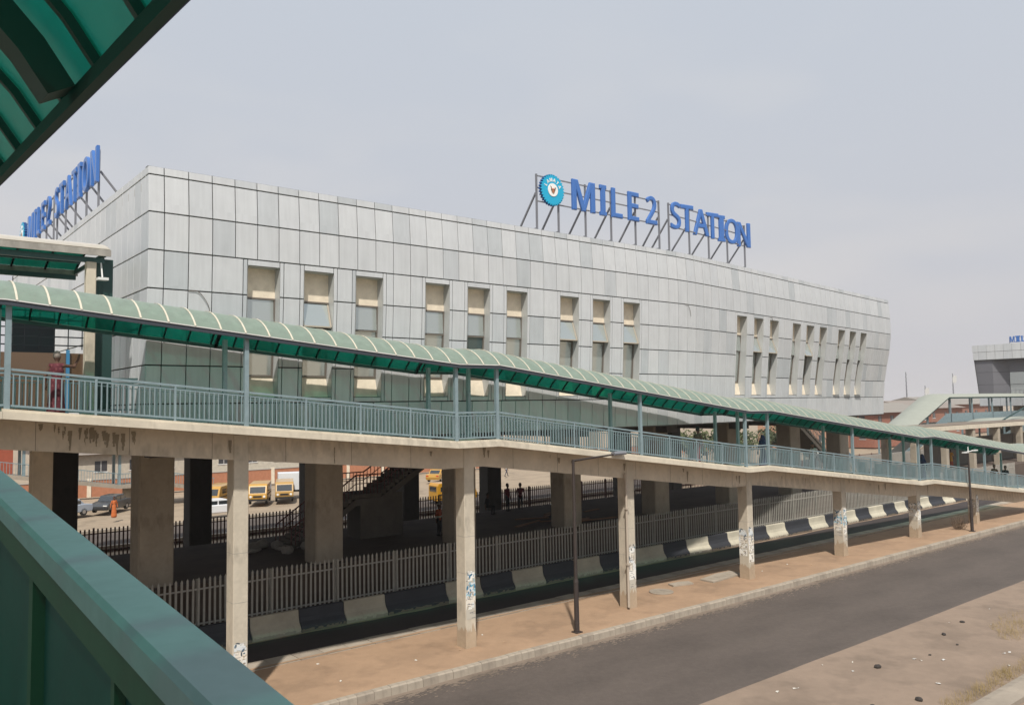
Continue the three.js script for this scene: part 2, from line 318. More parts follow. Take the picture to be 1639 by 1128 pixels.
const WIN = [10.6, 12.65, 14.7, 17.76, 19.81, 21.86, 24.94, 26.99, 29.06, 39.09, 41.12, 43.1, 46.2, 48.2, 50.23, 53.3, 55.3, 57.3].map((x) => [sOfX(x), sOfX(x + 1.145)]);
const cells = [];
{
  const joints = [0, 0.48]; while (joints.at(-1) + 0.766 < S_END - 0.3) joints.push(joints.at(-1) + (joints.at(-1) > 25 ? 0.80 : 0.766)); joints.push(S_END);
  for (let r = 0; r < 8; r++) {
    const y1 = YR[r], y0 = YR[r + 1];
    if (r < 3 || r === 7) { for (let i = 0; i + 1 < joints.length; i++) cells.push([joints[i], joints[i + 1], y0, y1, r]); continue; }
    let s = 0; const put2 = (a, b) => {   // plain panels between two windows, with narrow strips beside the openings
      const js = [a, ...joints.filter((j) => j > a + 0.3 && j < b - 0.3), b]; for (let i = 0; i + 1 < js.length; i++) cells.push([js[i], js[i + 1], y0, y1, r]);
    };
    for (const [a, b] of WIN) {
      const st = 0.15; if (s > 0) { cells.push([s, s + st, y0, y1, r]); put2(s + st, a - st); } else put2(0, a - st);
      cells.push([a - st, a, y0, y1, r]); s = b;
    }
    cells.push([s, s + 0.15, y0, y1, r]); put2(s + 0.15, S_END);
  }
  for (const [a, b] of WIN) { cells.push([a, b, 13.87, 14.09, 3]); cells.push([a, b, 9.23, 9.42, 6]); }
}
function panelGeo(c) {   // four corner function -> bevelled sheet
  const gx = 0.015 + (c[5] || 0), gy = 0.021, be = 0.008; const [p, s0, s1, y0, y1] = c;
  const ring = (i, out) => [p(s0 + gx + i, y0 + gy + i, out), p(s1 - gx - i, y0 + gy + i, out), p(s1 - gx - i, y1 - gy - i, out), p(s0 + gx + i, y1 - gy - i, out)];
  const A = ring(be, 0), B = ring(0, -be), D = ring(0, -0.06), L = [[A[0], A[1], A[2], A[3]]];
  for (let k = 0; k < 4; k++) { const j = (k + 1) % 4; L.push([B[k], B[j], A[j], A[k]], [D[k], D[j], B[j], B[k]]); }
  return quads(L);
}
{
  const eye = camera.position, all = [];
  for (const [s0, s1, y0, y1, r] of cells) {
    const tilt = rr(-0.004, 0.004), tilt2 = rr(-0.004, 0.004), sm = (s0 + s1) / 2, ym = (y0 + y1) / 2;
    const p = (s, y, out) => face(s, y, out + tilt * (s - sm) + tilt2 * (y - ym) - 0.004);
    const mid = face(sm, ym), d = mid.distanceTo(eye), ang = plan(sm)[2], nrm = new THREE.Vector3(Math.sin(ang), 0, Math.cos(ang));
    all.push({ c: [p, s0, s1, y0, y1, s0 > 25 ? 0.009 : 0], area: (s1 - s0) * (y1 - y0) / d / d * Math.abs(nrm.dot(mid.clone().sub(eye).normalize())) });
  }
  // short left wall of the station
  const pl = (n, y, out) => P3(7.4 - out, y, n);
  for (let r = 0; r < 8; r++) for (let i = 0; i < 34; i++) {
    const n0 = i ? 27.9 + (i - 1) * 0.766 : prof((YR[r] + YR[r + 1]) / 2) - 0.0, n1 = 27.9 + i * 0.766, y0 = YR[r + 1], y1 = YR[r];
    if (n1 - n0 < 0.12) continue;
    const yb = i ? null : 1;
    const p = (n, y, out) => pl(i === 0 ? lerp(prof(y), n1, clamp01((n - n0) / (n1 - n0))) : n, y, out);
    const mid = pl((n0 + n1) / 2, (y0 + y1) / 2, 0), d = mid.distanceTo(eye);
    all.push({ c: [(n, y, o) => p(n0 + n1 - n, y, o), n0, n1, y0, y1], area: (n1 - n0) * (y1 - y0) / d / d * Math.abs(mid.clone().sub(eye).normalize().x) * (n0 > 44 ? 0.1 : 1), });
  }
  all.sort((a, b) => b.area - a.area);
  const rest = panelMats.map(() => []);
  all.forEach((e, i) => { const k = rand() < 0.62 ? [0, 2, 4][Math.floor(rand() * 3)] : Math.floor(rand() * 6), g = panelGeo(e.c); if (i < 300) mk('wall_panel', g, panelMats[k], station); else rest[k].push(g); });
  const allRest = [], mats = []; rest.forEach((l, k) => { if (l.length) { allRest.push(mergeGeometries(l.map(uvm))); mats.push(panelMats[k]); } });
  const off = OFF.get(station), gg = mergeGeometries(allRest, true); gg.translate(-off.x, -off.y, -off.z);
  const m = new THREE.Mesh(gg, mats); m.name = 'far_wall_panels'; m.castShadow = m.receiveShadow = true; station.add(m); asStuff(m);
  // dark backing behind the joints
  const back = [];
  for (const [s0, s1, y0, y1] of cells) back.push([face(s0, y0, -0.064), face(s1, y0, -0.064), face(s1, y1, -0.064), face(s0, y1, -0.064)]);
  mk('wall_core', [quads(back), quads(YR.slice(0, 8).map((y1, r) => [P3(7.464, YR[r + 1], 54), P3(7.464, YR[r + 1], prof(YR[r + 1]) + 0.03), P3(7.464, y1, prof(y1) + 0.03), P3(7.464, y1, 54)]))], M.backing, station);
}
{ // roof, soffit, closing walls, columns
  const outl = []; for (let s = 0; s <= S_END + 0.01; s += 1) { const v = fac(Math.min(s, S_END), 0, 0.42); outl.push([v.x, -v.z]); } outl.push([63.3, 54], [7.44, 54]);
  mk('roof_slab', prismY(outl, 16.1, 16.35), M.grayConcrete, station);
  const capl = []; for (let s = 0; s < S_END - 0.01; s += 0.8) { const e = Math.min(s + 0.8, S_END); capl.push([fac(s, 16.795, 0.2), fac(e, 16.795, 0.2), fac(e, 16.795, 0.45), fac(s, 16.795, 0.45)], [fac(s, 16.795, 0.45), fac(e, 16.795, 0.45), fac(e, 16.3, 0.45), fac(s, 16.3, 0.45)]); }
  mk('parapet_coping', [quads(capl), box(7.47, 7.78, 16.5, 16.80, 27.55, 54)], panelMats[1], station);
  const so = []; for (let s = 0; s <= S_END + 0.01; s += 1) { const v = fac(Math.min(s, S_END), 0, 0.37 + ex(Math.min(s, S_END), 8)); so.push([v.x, -v.z]); } so.push([63.3, 54], [7.44, 54]);
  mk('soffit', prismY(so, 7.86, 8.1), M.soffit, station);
  mk('rear_wall', [box(7.44, 63.4, 8.1, 16.1, 53.9, 54.1), box(63.2, 63.4, 8.1, 16.2, 31.9, 54)], panelMats[3], station);
  for (const x of [9.9, 17.4, 25.0, 32.55, 40.25, 47.8, 55.4, 62.4]) for (const [n0, n1] of [[34.5, 35.7], [51.6, 52.8]]) mk('column', column(x - 0.68, x + 0.68, n0, n1, n0 < 40 ? 2.0 : -0.02, 7.9, 0.06), n0 < 40 ? M.colConc : M.colShaded, station);
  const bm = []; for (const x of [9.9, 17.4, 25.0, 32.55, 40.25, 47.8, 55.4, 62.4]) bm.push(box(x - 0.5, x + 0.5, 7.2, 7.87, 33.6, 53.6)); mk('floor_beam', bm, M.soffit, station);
}
// windows: deep slots with a beige head panel, two sashes and a sloping beige sill panel
const BK = [[13.87, 0.45], [12.86, 0.45], [11.92, 0.50], [10.2, 0.66], [9.42, 0.50]];
const bkq0 = (y) => { for (let i = 0; i < 4; i++) if (y >= BK[i + 1][0]) return lerp(BK[i][1], BK[i + 1][1], clamp01((BK[i][0] - y) / (BK[i][0] - BK[i + 1][0]))); return 0.50; };
WIN.forEach(([a, b], wi) => {
  const w = part('window', station), sm = (a + b) / 2, bkq = (y) => bkq0(y) + ex(sm, y), prof = (y) => prof0(y) + ex(sm, y), q = (s0, s1, ya, yb, d = 0) => quads([[fac(s0, yb, bkq(yb) + d), fac(s1, yb, bkq(yb) + d), fac(s1, ya, bkq(ya) + d), fac(s0, ya, bkq(ya) + d)]]);
  const rev = [];
  const ys = [13.87, 12.86, 11.92, 11.66, 10.45, 10.2, 9.42];
  for (let i = 0; i + 1 < ys.length; i++) for (const [s, sg] of [[a, 1], [b, -1]]) { const y1 = ys[i], y0 = ys[i + 1]; rev.push([fac(s, y0, prof(y0) - 27), fac(s, y0, bkq(y0) + 0.05), fac(s, y1, bkq(y1) + 0.05), fac(s, y1, prof(y1) - 27)]); }
  rev.push([fac(a, 13.87, prof(13.87) - 27), fac(b, 13.87, prof(13.87) - 27), fac(b, 13.87, 0.5), fac(a, 13.87, 0.5)], [fac(a, 9.42, prof(9.42) - 27), fac(b, 9.42, prof(9.42) - 27), fac(b, 9.42, 0.54), fac(a, 9.42, 0.54)]);
  mk('reveal', quads(rev), M.reveal, w);
  mk('head_panel', q(a, b, 13.87, 12.86), M.beige, w);
  mk('sill_panel', q(a, b, 10.14, 9.42), M.beige, w);
  const fr = [], fb = (s0, y0, s1, y1, t = 0.05) => fr.push(bar(fac(s0, y0, bkq(y0) - 0.02), fac(s1, y1, bkq(y1) - 0.02), t));
  for (const y of [12.83, 11.9, 10.17]) fb(a, y, b, y, 0.06);
  for (const s of [a + 0.03, b - 0.03]) { fb(s, 12.83, s, 11.9); fb(s, 11.9, s, 10.17); }
  mk('frame', fr, M.winFrame, w);
  const open = [1, 6, 7, 8, 10, 11, 13].includes(wi), tilt = open ? rr(0.24, 0.34) : 0;
  const ps = 0.045, sash = (s, y) => fac(s, y, bkq(12.8) - 0.01 - tilt * (12.8 - y) / 0.87);
  mk(open ? 'open_sash_pane' : 'upper_pane', quads([[sash(a + ps, 11.94), sash(b - ps, 11.94), sash(b - ps, 12.79), sash(a + ps, 12.79)]]), M.glass, w);
  if (open) mk('sash_frame', [bar(sash(a + ps, 11.94), sash(b - ps, 11.94), 0.05), bar(sash(a + ps, 11.94), sash(a + ps, 12.79), 0.05), bar(sash(b - ps, 11.94), sash(b - ps, 12.79), 0.05)], M.winFrameLight, w);
  mk('lower_pane', q(a + ps, b - ps, 11.87, 10.2, 0.0), wi === 4 ? M.glassDark : M.glass, w);
  mk('interior', quads([[fac(a, 10.1, 1.5), fac(b, 10.1, 1.5), fac(b, 12.9, 1.5), fac(a, 12.9, 1.5)]]), M.backing, w);
});

// loose cables hanging from panel joints
{
  const cable = (s, y, w, h) => { const c = new THREE.CatmullRomCurve3([face(s - w, y - 0.01, 0.015), face(s - w * 0.4, y - 0.02, 0.03), face(s, y - h * 0.3, 0.05), face(s + w * 0.3, y - h * 0.65, 0.05), face(s + w * 0.42, y - h, 0.04)]); mk('loose_cable', new THREE.TubeGeometry(c, 24, 0.012, 5), M.winFrame, station); };
  cable(1.75, 12.87, 0.5, 0.75); cable(26.6, 14.09, 0.35, 0.6); cable(36.0, 14.09, 0.3, 0.7);
}
// ================= rooftop signs =================
const font = await new FontLoader().loadAsync('fonts/droid/droid_sans_regular.typeface.json');
const fontBold = await new FontLoader().loadAsync('fonts/droid/droid_sans_bold.typeface.json');
function letterGeo(ch, w, h, d) {
  let g;
  if (ch === 'I') {   // the sign's I has bars at top and foot
    const t = w * 0.30, s = 0.15 * h / 1.47;
    g = new THREE.ExtrudeGeometry(shapeOf([[-w / 2, 0], [w / 2, 0], [w / 2, s], [t, s], [t, h - s], [w / 2, h - s], [w / 2, h], [-w / 2, h], [-w / 2, h - s], [-t, h - s], [-t, s], [-w / 2, s]]), { depth: d, bevelEnabled: true, bevelSize: 0.02, bevelThickness: 0.02, bevelSegments: 1 });
  } else {
    g = new TextGeometry(ch, { font, size: 1, depth: d, curveSegments: 6, bevelEnabled: true, bevelSize: 0.026, bevelThickness: 0.02, bevelSegments: 1 });
    g.computeBoundingBox(); const b = g.boundingBox; g.translate(-(b.min.x + b.max.x) / 2, -b.min.y, 0); g.scale(w / (b.max.x - b.min.x), h / (b.max.y - b.min.y), 1);
  }
  return g;
}
// local axes of a sign: t metres along it, y up, out towards the reader
function buildSign(name, label, base, at, dirOf) {   // at(t, y, out) -> world point; dirOf(t) -> rotation about y of a letter
  const sg = thing(name, label, 'sign', base, 'blue rooftop letter signs');
  const L = [['M', 1.97, 3.61], ['I', 3.81, 4.37], ['L', 4.60, 5.51], ['E', 5.75, 6.71], ['2', 7.07, 8.08], ['S', 9.06, 10.02], ['T', 10.04, 11.2], ['A', 11.3, 12.75], ['T', 12.66, 13.85], ['I', 13.82, 14.62], ['O', 14.7, 16.08], ['N', 16.1, 17.5]];
  for (const [ch, a, b] of L) {
    const m = (a + b) / 2 + 0.05, shr = 0.13 + 0.012 * a, g = letterGeo(ch, b - a - shr, 1.45, 0.10), p = at(m, 18.05, 0.05);
    g.rotateY(dirOf(m)).translate(p.x, p.y, p.z); mk('letter', g, M.signBlue, sg);
  }
  const posts = [0, 1.32, 3.05, 4.78, 6.52, 8.31, 9.1, 11.0, 13.0, 15.05, 17.1];
  for (const t of posts) {
    mk('post', bar(at(t, 16.6, 0), at(t, 19.4, 0), 0.075), M.signSteel, sg);
    mk('brace', bar(at(t, 18.55, -0.05), at(t, 16.45, -1.75), 0.07), M.signSteel, sg);
    mk('foot_bracket', bar(at(t, 16.9, -0.02), at(t, 16.86, -0.62), 0.05, 0.12), M.signSteel, sg);
  }
  for (const y of [19.32, 18.78, 18.16]) { const seg = []; for (const [a, b] of [[0, 8.31], [9.1, 17.1]]) for (let t = a; t < b - 0.01; t += 0.8) seg.push(bar(at(t, y, 0.02), at(Math.min(t + 0.82, b), y, 0.02), 0.05)); mk('frame_rail', seg, M.signSteel, sg); }
  // round cog emblem
  const em = part('emblem', sg), c = at(0.79, 18.735, 0.06), ry = dirOf(0.79);
  const cog = []; for (let i = 0; i < 32; i++) { const a = i / 32 * 2 * Math.PI, w = 0.062; for (const [da, r] of [[-w, 0.66], [-w * 0.75, 0.725], [w * 0.75, 0.725], [w, 0.66]]) cog.push([r * Math.cos(a + da), r * Math.sin(a + da)]); }
  const place = (g, z) => g.translate(0, 0, z).rotateY(ry).translate(c.x, c.y, c.z);
  mk('cog_plate', place(extr(cog, 0.14), 0), M.navy, em);
  const cog2 = cog.map(([x, y]) => [x * 0.985, y * 0.985]); mk('cog_face', place(extr(cog2, 0.02), 0.143), M.cyan, em);
  mk('badge_disc', place(new THREE.CylinderGeometry(0.30, 0.30, 0.02, 40).rotateX(Math.PI / 2), 0.176), M.white, em);
  const arc = []; const word = 'LAMATA'; word.split('').forEach((ch, i) => { const a = Math.PI * (0.5 + 0.36 - 0.144 * i), g = new TextGeometry(ch, { font: fontBold, size: 0.16, depth: 0.012, curveSegments: 3, bevelEnabled: false }); g.computeBoundingBox(); const b = g.boundingBox; g.translate(-(b.min.x + b.max.x) / 2, 0, 0).rotateZ(a - Math.PI / 2).translate(0.385 * Math.cos(a), 0.385 * Math.sin(a), 0); arc.push(place(g, 0.165)); });
  mk('badge_lettering', arc, M.white, em);
  const crest = (pts, z) => place(extr(pts, 0.01), z);
  mk('crest_shield', crest([[-0.10, 0.02], [0.10, 0.02], [0.10, -0.08], [0.05, -0.15], [0, -0.18], [-0.05, -0.15], [-0.10, -0.08]], 0.188), std([0.30, 0.17, 0.10], 0.6), em);
  mk('crest_side', [crest([[-0.17, 0.17], [-0.11, 0.14], [-0.07, 0.03], [-0.10, -0.06], [-0.13, -0.02], [-0.12, 0.08]], 0.188), crest([[0.17, 0.12], [0.11, 0.12], [0.07, 0.03], [0.10, -0.06], [0.13, -0.02], [0.14, 0.06]], 0.188)], std([0.10, 0.075, 0.06], 0.6), em);
  mk('crest_field', [crest([[-0.07, 0.005], [0.07, 0.005], [0.05, 0.06], [0, 0.085], [-0.05, 0.06]], 0.188), crest([[-0.035, -0.03], [0.035, -0.03], [0, -0.1]], 0.2)], std([0.62, 0.16, 0.08], 0.6), em);
  return sg;
}
buildSign('rooftop_sign', 'blue letter sign with cog emblem along the long front roof edge', [24.05, 16.35, 27.5], (t, y, o) => { const s = sOfX(24.05 + t > 32.5 && 24.05 + t < 34.9 ? 32.49 : 24.05 + t) + (24.05 + t > 32.5 && 24.05 + t < 34.9 ? 24.05 + t - 32.49 : 0); return fac(s, y, 0.5 - o); }, (t) => { const s = t < 8.5 ? 0 : t < 10.9 ? (t - 8.5) / 2.4 * TH : TH; return -s; });
buildSign('rooftop_sign', 'blue letter sign seen edge-on above the short left wall', [7.75, 16.35, 52.3], (t, y, o) => P3(7.75 - o, y, 52.3 - t), () => -Math.PI / 2);

// ================= covered ramp beside the station =================
const DECK = [[-16, 9.06], [3.2, 9.06], [17.22, 7.70], [19.09, 7.70], [34.6, 5.76], [36.5, 5.74], [52.8, 3.83], [54.6, 3.81], [70.5, 1.95], [74, 1.93]];
const deckY = (x) => { for (let i = 0; i + 1 < DECK.length; i++) if (x <= DECK[i + 1][0]) return lerp(DECK[i][1], DECK[i + 1][1], clamp01((x - DECK[i][0]) / (DECK[i + 1][0] - DECK[i][0]))); return 1.93; };
const NR = 24.3, NF = 26.08;   // near and far rail
const ramp = thing('covered_ramp', 'long covered pedestrian ramp on concrete piers sloping down along the verge', 'footbridge', [3.2, 0, 25.2]);
const band = (top, bot, x0 = 3.2, x1 = 74) => { const xs = [x0, ...DECK.map((d) => d[0]).filter((x) => x > x0 && x < x1), x1]; return [...xs.map((x) => [x, deckY(x) + top]), ...xs.reverse().map((x) => [x, deckY(x) + bot])]; };
mk('deck_slab', prismN(band(0, -0.19), NR - 0.17, NF + 0.3), M.lip, ramp);
mk('spine_beam', prismN(band(-0.192, -0.98), 25.18, 25.74), M.beam, ramp);
mk('deck_kerb', [prismN(band(0.07, 0.002), NR - 0.10, NR + 0.1), prismN(band(0.07, 0.002), NF - 0.1, NF + 0.1)], M.lip, ramp);
{ // formwork joints and damp stains on the beam face
  const j = []; for (let x = 4.1; x < 70; x += 2.35) j.push(box(x, x + 0.012, deckY(x) - 0.97, deckY(x) - 0.2, 25.177, 25.182)); mk('formwork_joint', j, M.darkConcrete, ramp);
  const r = rng(77), L = []; for (let i = 0; i < 46; i++) { const x = i < 26 ? 4.2 + r() * 2.6 : 7 + r() * 50, w = 0.015 + r() * 0.05, h = 0.12 + r() * 0.45, y = deckY(x) - 0.24 - r() * 0.2, f = () => (r() - 0.5) * 0.04; let ya = y; for (let k = 0; k < 4; k++) { const yb = ya - h / 4, u = 1 - k * 0.2; L.push([P3(x - w * u + f(), yb, 25.176), P3(x + w * u + f(), yb, 25.176), P3(x + w * (u + 0.15), ya, 25.176), P3(x - w * (u + 0.15), ya, 25.176)]); ya = yb; } for (let k = 1; k <= 4; k++) for (const v of L[L.length - k]) v.z += i * 0.0004; }
  mk('damp_stain', quads(L), std([0.30, 0.255, 0.185], 0.95, tex(TX.concrete)), ramp);
}
const PIERS = [0.9, 9.7, 18.4, 27.2, 36.02, 45.15, 54.38, 63.4];
function canvasTex(w, h, draw) { const cv = document.createElement('canvas'); cv.width = w; cv.height = h; draw(cv.getContext('2d'), w, h); const t = new THREE.CanvasTexture(cv); t.colorSpace = THREE.SRGBColorSpace; return t; }
function posterTex(seed, blue) {   // torn handbills: paste, smears and rows of unreadable print
  const r = rng(seed); return canvasTex(128, 384, (x, w, h) => {
    x.fillStyle = '#b9b3a6'; x.fillRect(0, 0, w, h);
    for (let i = 0; i < 9; i++) { x.fillStyle = ['#e4e2da', '#d5d6d2', '#cfd4d6', '#dcd5c8'][i % 4]; const a = r() * w * 0.5, b = r() * h * 0.8; x.fillRect(a - 20, b, 60 + r() * 70, 40 + r() * 80); }
    for (let i = 0; i < (blue ? 26 : 9); i++) { x.fillStyle = blue ? ['#3f7f9f', '#2d6a8d', '#6aa6bd', '#86b9c6'][i % 4] : ['#5d6f7c', '#3b4650', '#8a7f72'][i % 3]; x.beginPath(); x.ellipse(r() * w, (blue ? 0.05 + 0.45 * r() : r()) * h, 6 + r() * 20, 3 + r() * 10, r() * 3, 0, 7); x.fill(); }
    for (let i = 0; i < 34; i++) { x.fillStyle = 'rgba(40,44,58,0.55)'; x.fillRect(r() * w * 0.6, r() * h, 8 + r() * 46, 1.5 + r() * 3); }
    for (let i = 0; i < 14; i++) { x.fillStyle = '#a79c89'; const a = r() * w, b = r() * h; x.beginPath(); x.moveTo(a, b); for (let k = 0; k < 6; k++) x.lineTo(a + (r() - 0.5) * 46, b + (r() - 0.5) * 60); x.fill(); }
  });
}
const posterMats = [3, 8, 15].map((s, i) => new THREE.MeshStandardMaterial({ map: posterTex(s, i === 0), roughness: 0.9, side: THREE.DoubleSide }));
const mudMat = std([0.50, 0.39, 0.28], 0.95, tex(TX.concrete));
const dirtMat = std([0.44, 0.31, 0.20], 0.95, tex(TX.sand));
PIERS.forEach((x, i) => {
  const p = part('pier', ramp), y1 = deckY(x) - 0.98, a = x - 0.235, b = x + 0.235;
  mk('shaft', column(a, b, 25.15, 25.72, -0.1, y1 + 0.01, 0.02), M.concrete, p);
  mk('pier_head', column(a - 0.004, b + 0.004, 25.148, 25.77, y1 + 0.012, deckY(x) - 0.194, 0.02), M.concrete, p);
  for (const y of [y1 * 0.42, y1 * 0.62]) mk('cast_joint', column(a - 0.003, b + 0.003, 25.147, 25.723, y, y + 0.012, 0.02), M.grayConcrete, p);
  if (i >= 1) {
    const h0 = i === 2 ? 1.15 : 0.95, h1 = h0 + [0, 1.0, 1.75, 1.9, 1.75, 1.9, 1.5, 1.2][i], k = [1, 2, 0, 1, 2, 0, 1, 2][i];
    const pg = (q0, q1, q2, q3) => { const g = quads([[q0, q1, q2, q3]]); g.setAttribute('uv', new THREE.Float32BufferAttribute([0, 0, 1, 0, 1, 1, 0, 0, 1, 1, 0, 1], 2)); const o = OFF.get(p); g.translate(-o.x, -o.y, -o.z); const m = new THREE.Mesh(g, posterMats[k]); m.name = 'poster'; m.castShadow = m.receiveShadow = true; p.add(m); };
    pg(P3(a + 0.02, h0, 25.144), P3(b - 0.02, h0, 25.144), P3(b - 0.02, h1, 25.144), P3(a + 0.02, h1, 25.144));
    if (i > 3) pg(P3(a - 0.006, h0 + 0.3, 25.7), P3(a - 0.006, h0 + 0.3, 25.17), P3(a - 0.006, h1 - 0.1, 25.17), P3(a - 0.006, h1 - 0.1, 25.7));
  }
  // sand splashed and smeared on the foot of the pier, with a ragged upper edge
  const f = noiser(32, 90 + i), L = [], rim = [[a - 0.005, 25.72], [a - 0.005, 25.145], [b + 0.005, 25.145], [b + 0.005, 25.72]];
  for (let e = 0; e < 3; e++) for (let k = 0; k < 30; k++) { const g = (t) => { const [x0, n0] = rim[e], [x1, n1] = rim[e + 1]; return [lerp(x0, x1, t), lerp(n0, n1, t), 0.42 + 0.42 * f((e + t) / 6, 0.3) + 0.3 * f((e + t) * 1.7, 0.8)]; }; const [xa, na, ha] = g(k / 30), [xb, nb, hb] = g((k + 1) / 30); L.push([P3(xa, 0.06, na), P3(xb, 0.06, nb), P3(xb, hb, nb), P3(xa, ha, na)]); }
  mk('mud_splash', quads(L), mudMat, p);
});
{ const pts = [P3(26.78, 6.0, 25.05), P3(26.86, 5.6, 25.1), P3(26.86, 0.2, 25.1)], g = []; for (let i = 0; i < 2; i++) g.push(rod(pts[i], pts[i + 1], 0.055)); g.push(box(26.78, 26.96, 4.4, 4.47, 25.02, 25.17), box(26.78, 26.96, 2.0, 2.07, 25.02, 25.17)); mk('drain_pipe', g, M.pipe, ramp); }
// railings
const railX = []; { const main = [3.3, 9.5, 17.22, 19.09, 27.0, 34.6, 36.5, 44.8, 52.8, 54.6, 62.8, 70.5]; for (let i = 0; i + 1 < main.length; i++) { const k = Math.max(1, Math.round((main[i + 1] - main[i]) / 1.92)); for (let j = 0; j < k; j++) railX.push([lerp(main[i], main[i + 1], j / k), j === 0]); } railX.push([70.5, true]); }
const balGeo = new THREE.BoxGeometry(0.028, 0.80, 0.028);
let balCount = 0;
for (const [nn, nm] of [[NR, 'near'], [NF, 'far']]) {
  const rl = part('railing', ramp); if (nm === 'near') rl.userData.label = 'blue grey railing on the road side'; else rl.userData.label = 'blue grey railing on the station side';
  for (const [h, w, t, k] of [[1.08, 0.07, 0.06, 'handrail'], [0.965, 0.03, 0.03, 'upper_rail'], [0.16, 0.055, 0.05, 'bottom_rail']]) { const g = []; for (let i = 0; i + 1 < railX.length; i++) { const a = railX[i][0], b = railX[i + 1][0]; g.push(bar(P3(a, deckY(a) + h, nn), P3(b, deckY(b) + h, nn), w, t)); } mk(k, g, M.rail, rl); }
  const rest = [];
  for (let i = 0; i + 1 < railX.length; i++) {
    const a = railX[i][0], b = railX[i + 1][0], k = Math.round((b - a) / 0.138);
    if (!railX[i][1]) mk('rail_post', box(a - 0.03, a + 0.03, deckY(a), deckY(a) + 1.08, nn - 0.03, nn + 0.03), M.rail, rl);
    for (let j = 1; j < k; j++) { const x = lerp(a, b, j / k) + rr(-0.004, 0.004), y = deckY(x) + 0.565; if (nm === 'near' && balCount < 300) { put(balGeo, M.rail, 'baluster', rl, x, y, nn); balCount++; } else rest.push(balGeo.clone().translate(x, y, -nn)); }
  }
  asStuff(mk('far_balusters', rest, M.rail, rl));
}
// roof posts, eaves, ribs and sheets
const EN = 24.02, EF = 27.03, CN = 25.525, HW = 1.505, RISE = 0.72, EH = 2.74, TILT = 0.045;
for (const [x, main] of railX) if (main) for (const nn of [NR, NF]) mk('roof_post', box(x - 0.065, x + 0.065, deckY(x), deckY(x) + EH + (nn === NR ? 0.05 : 0.05), nn - 0.065, nn + 0.065), M.rail, ramp);
const roofBreaks = [-2.5]; while (roofBreaks.at(-1) < 72) roofBreaks.push(roofBreaks.at(-1) + 0.742);
const eaveSeg = (nn, w, h, dy) => { const xs = [...new Set([-2.5, ...DECK.map((d) => d[0]).filter((x) => x > -2.5 && x < 72), 72])], g = []; for (let i = 0; i + 1 < xs.length; i++) g.push(prismN([[xs[i], deckY(xs[i]) + EH + dy - h], [xs[i + 1], deckY(xs[i + 1]) + EH + dy - h], [xs[i + 1], deckY(xs[i + 1]) + EH + dy], [xs[i], deckY(xs[i]) + EH + dy]], nn - w / 2, nn + w / 2)); return g; };
mk('eave_beam', eaveSeg(EN + 0.06, 0.10, 0.12, 0.06), M.frameDark, ramp);
mk('eave_beam', eaveSeg(EF - 0.05, 0.07, 0.10, -0.06), M.frameTeal, ramp);
mk('eave_trim', [...eaveSeg(EN - 0.005, 0.03, 0.03, 0.09), ...eaveSeg(EF + 0.005, 0.03, 0.03, -0.03)], M.trim, ramp);
for (let i = 0; i + 1 < roofBreaks.length; i++) {
  const a = roofBreaks[i], b = roofBreaks[i + 1], c = (x) => P3(x, deckY(x) + EH, CN);
  mk2('roof_sheet', archBay(c(a), c(b), AN, HW, RISE, 14, 0.012, 0.012 + rr(0, 0.006), true, TILT), [M.roofDust, M.roofGreen], ramp);
  mk('roof_batten', archBay(c(a - 0.026), c(a + 0.026), AN, HW, RISE, 14, 0.012, 0.032, false, TILT), M.batten, ramp);
  mk('roof_rib', archBay(c(a - 0.016), c(a + 0.016), AN, HW, RISE, 14, 0.03, -0.03, false, TILT), M.frameTeal, ramp);
}
{ // arched ties at the main posts
  for (const [x, main] of railX) if (main && x > 4) mk('arch_frame', [archBay(P3(x - 0.05, deckY(x) + EH - 0.02, CN), P3(x + 0.05, deckY(x) + EH - 0.02, CN), AN, HW, RISE, 12, 0.09, -0.13, false, TILT)], M.frameTeal, ramp);
}

// ================= forecourt deck and entrance canopy at the left =================
const court = thing('forecourt_deck', 'concrete landing deck in front of the station entrance at far left, rear part added for shade', 'deck', [-4, 0, 27]);
mk('deck_slab', box(-18, 3.195, 8.87, 9.06, 24.13, 54), M.lip, court);  // unseen rear stretch added to shade the ground left of the station
mk('deck_apron', box(3.2, 7.2, 8.72, 8.86, 26.42, 54), M.lip, court);  // likewise carried back out of sight to cut light from the left
mk('edge_beam', box(-18, 3.195, 8.08, 8.868, 25.18, 25.74), M.beam, court);
mk('cross_beam', [box(-18, 7.2, 8.1, 8.71, 30.5, 31.1), box(-18, 7.2, 8.1, 8.71, 43.7, 44.3)], M.beam, court);
for (const [x, n] of [[-8, 30.8], [-1.5, 30.8], [5.2, 30.8], [-8, 25.46], [-8, 44], [-1.5, 44], [5.2, 44]]) mk('deck_column', column(x - 0.3, x + 0.3, n - 0.3, n + 0.3, -0.02, 8.08, 0.03), M.concrete, court);
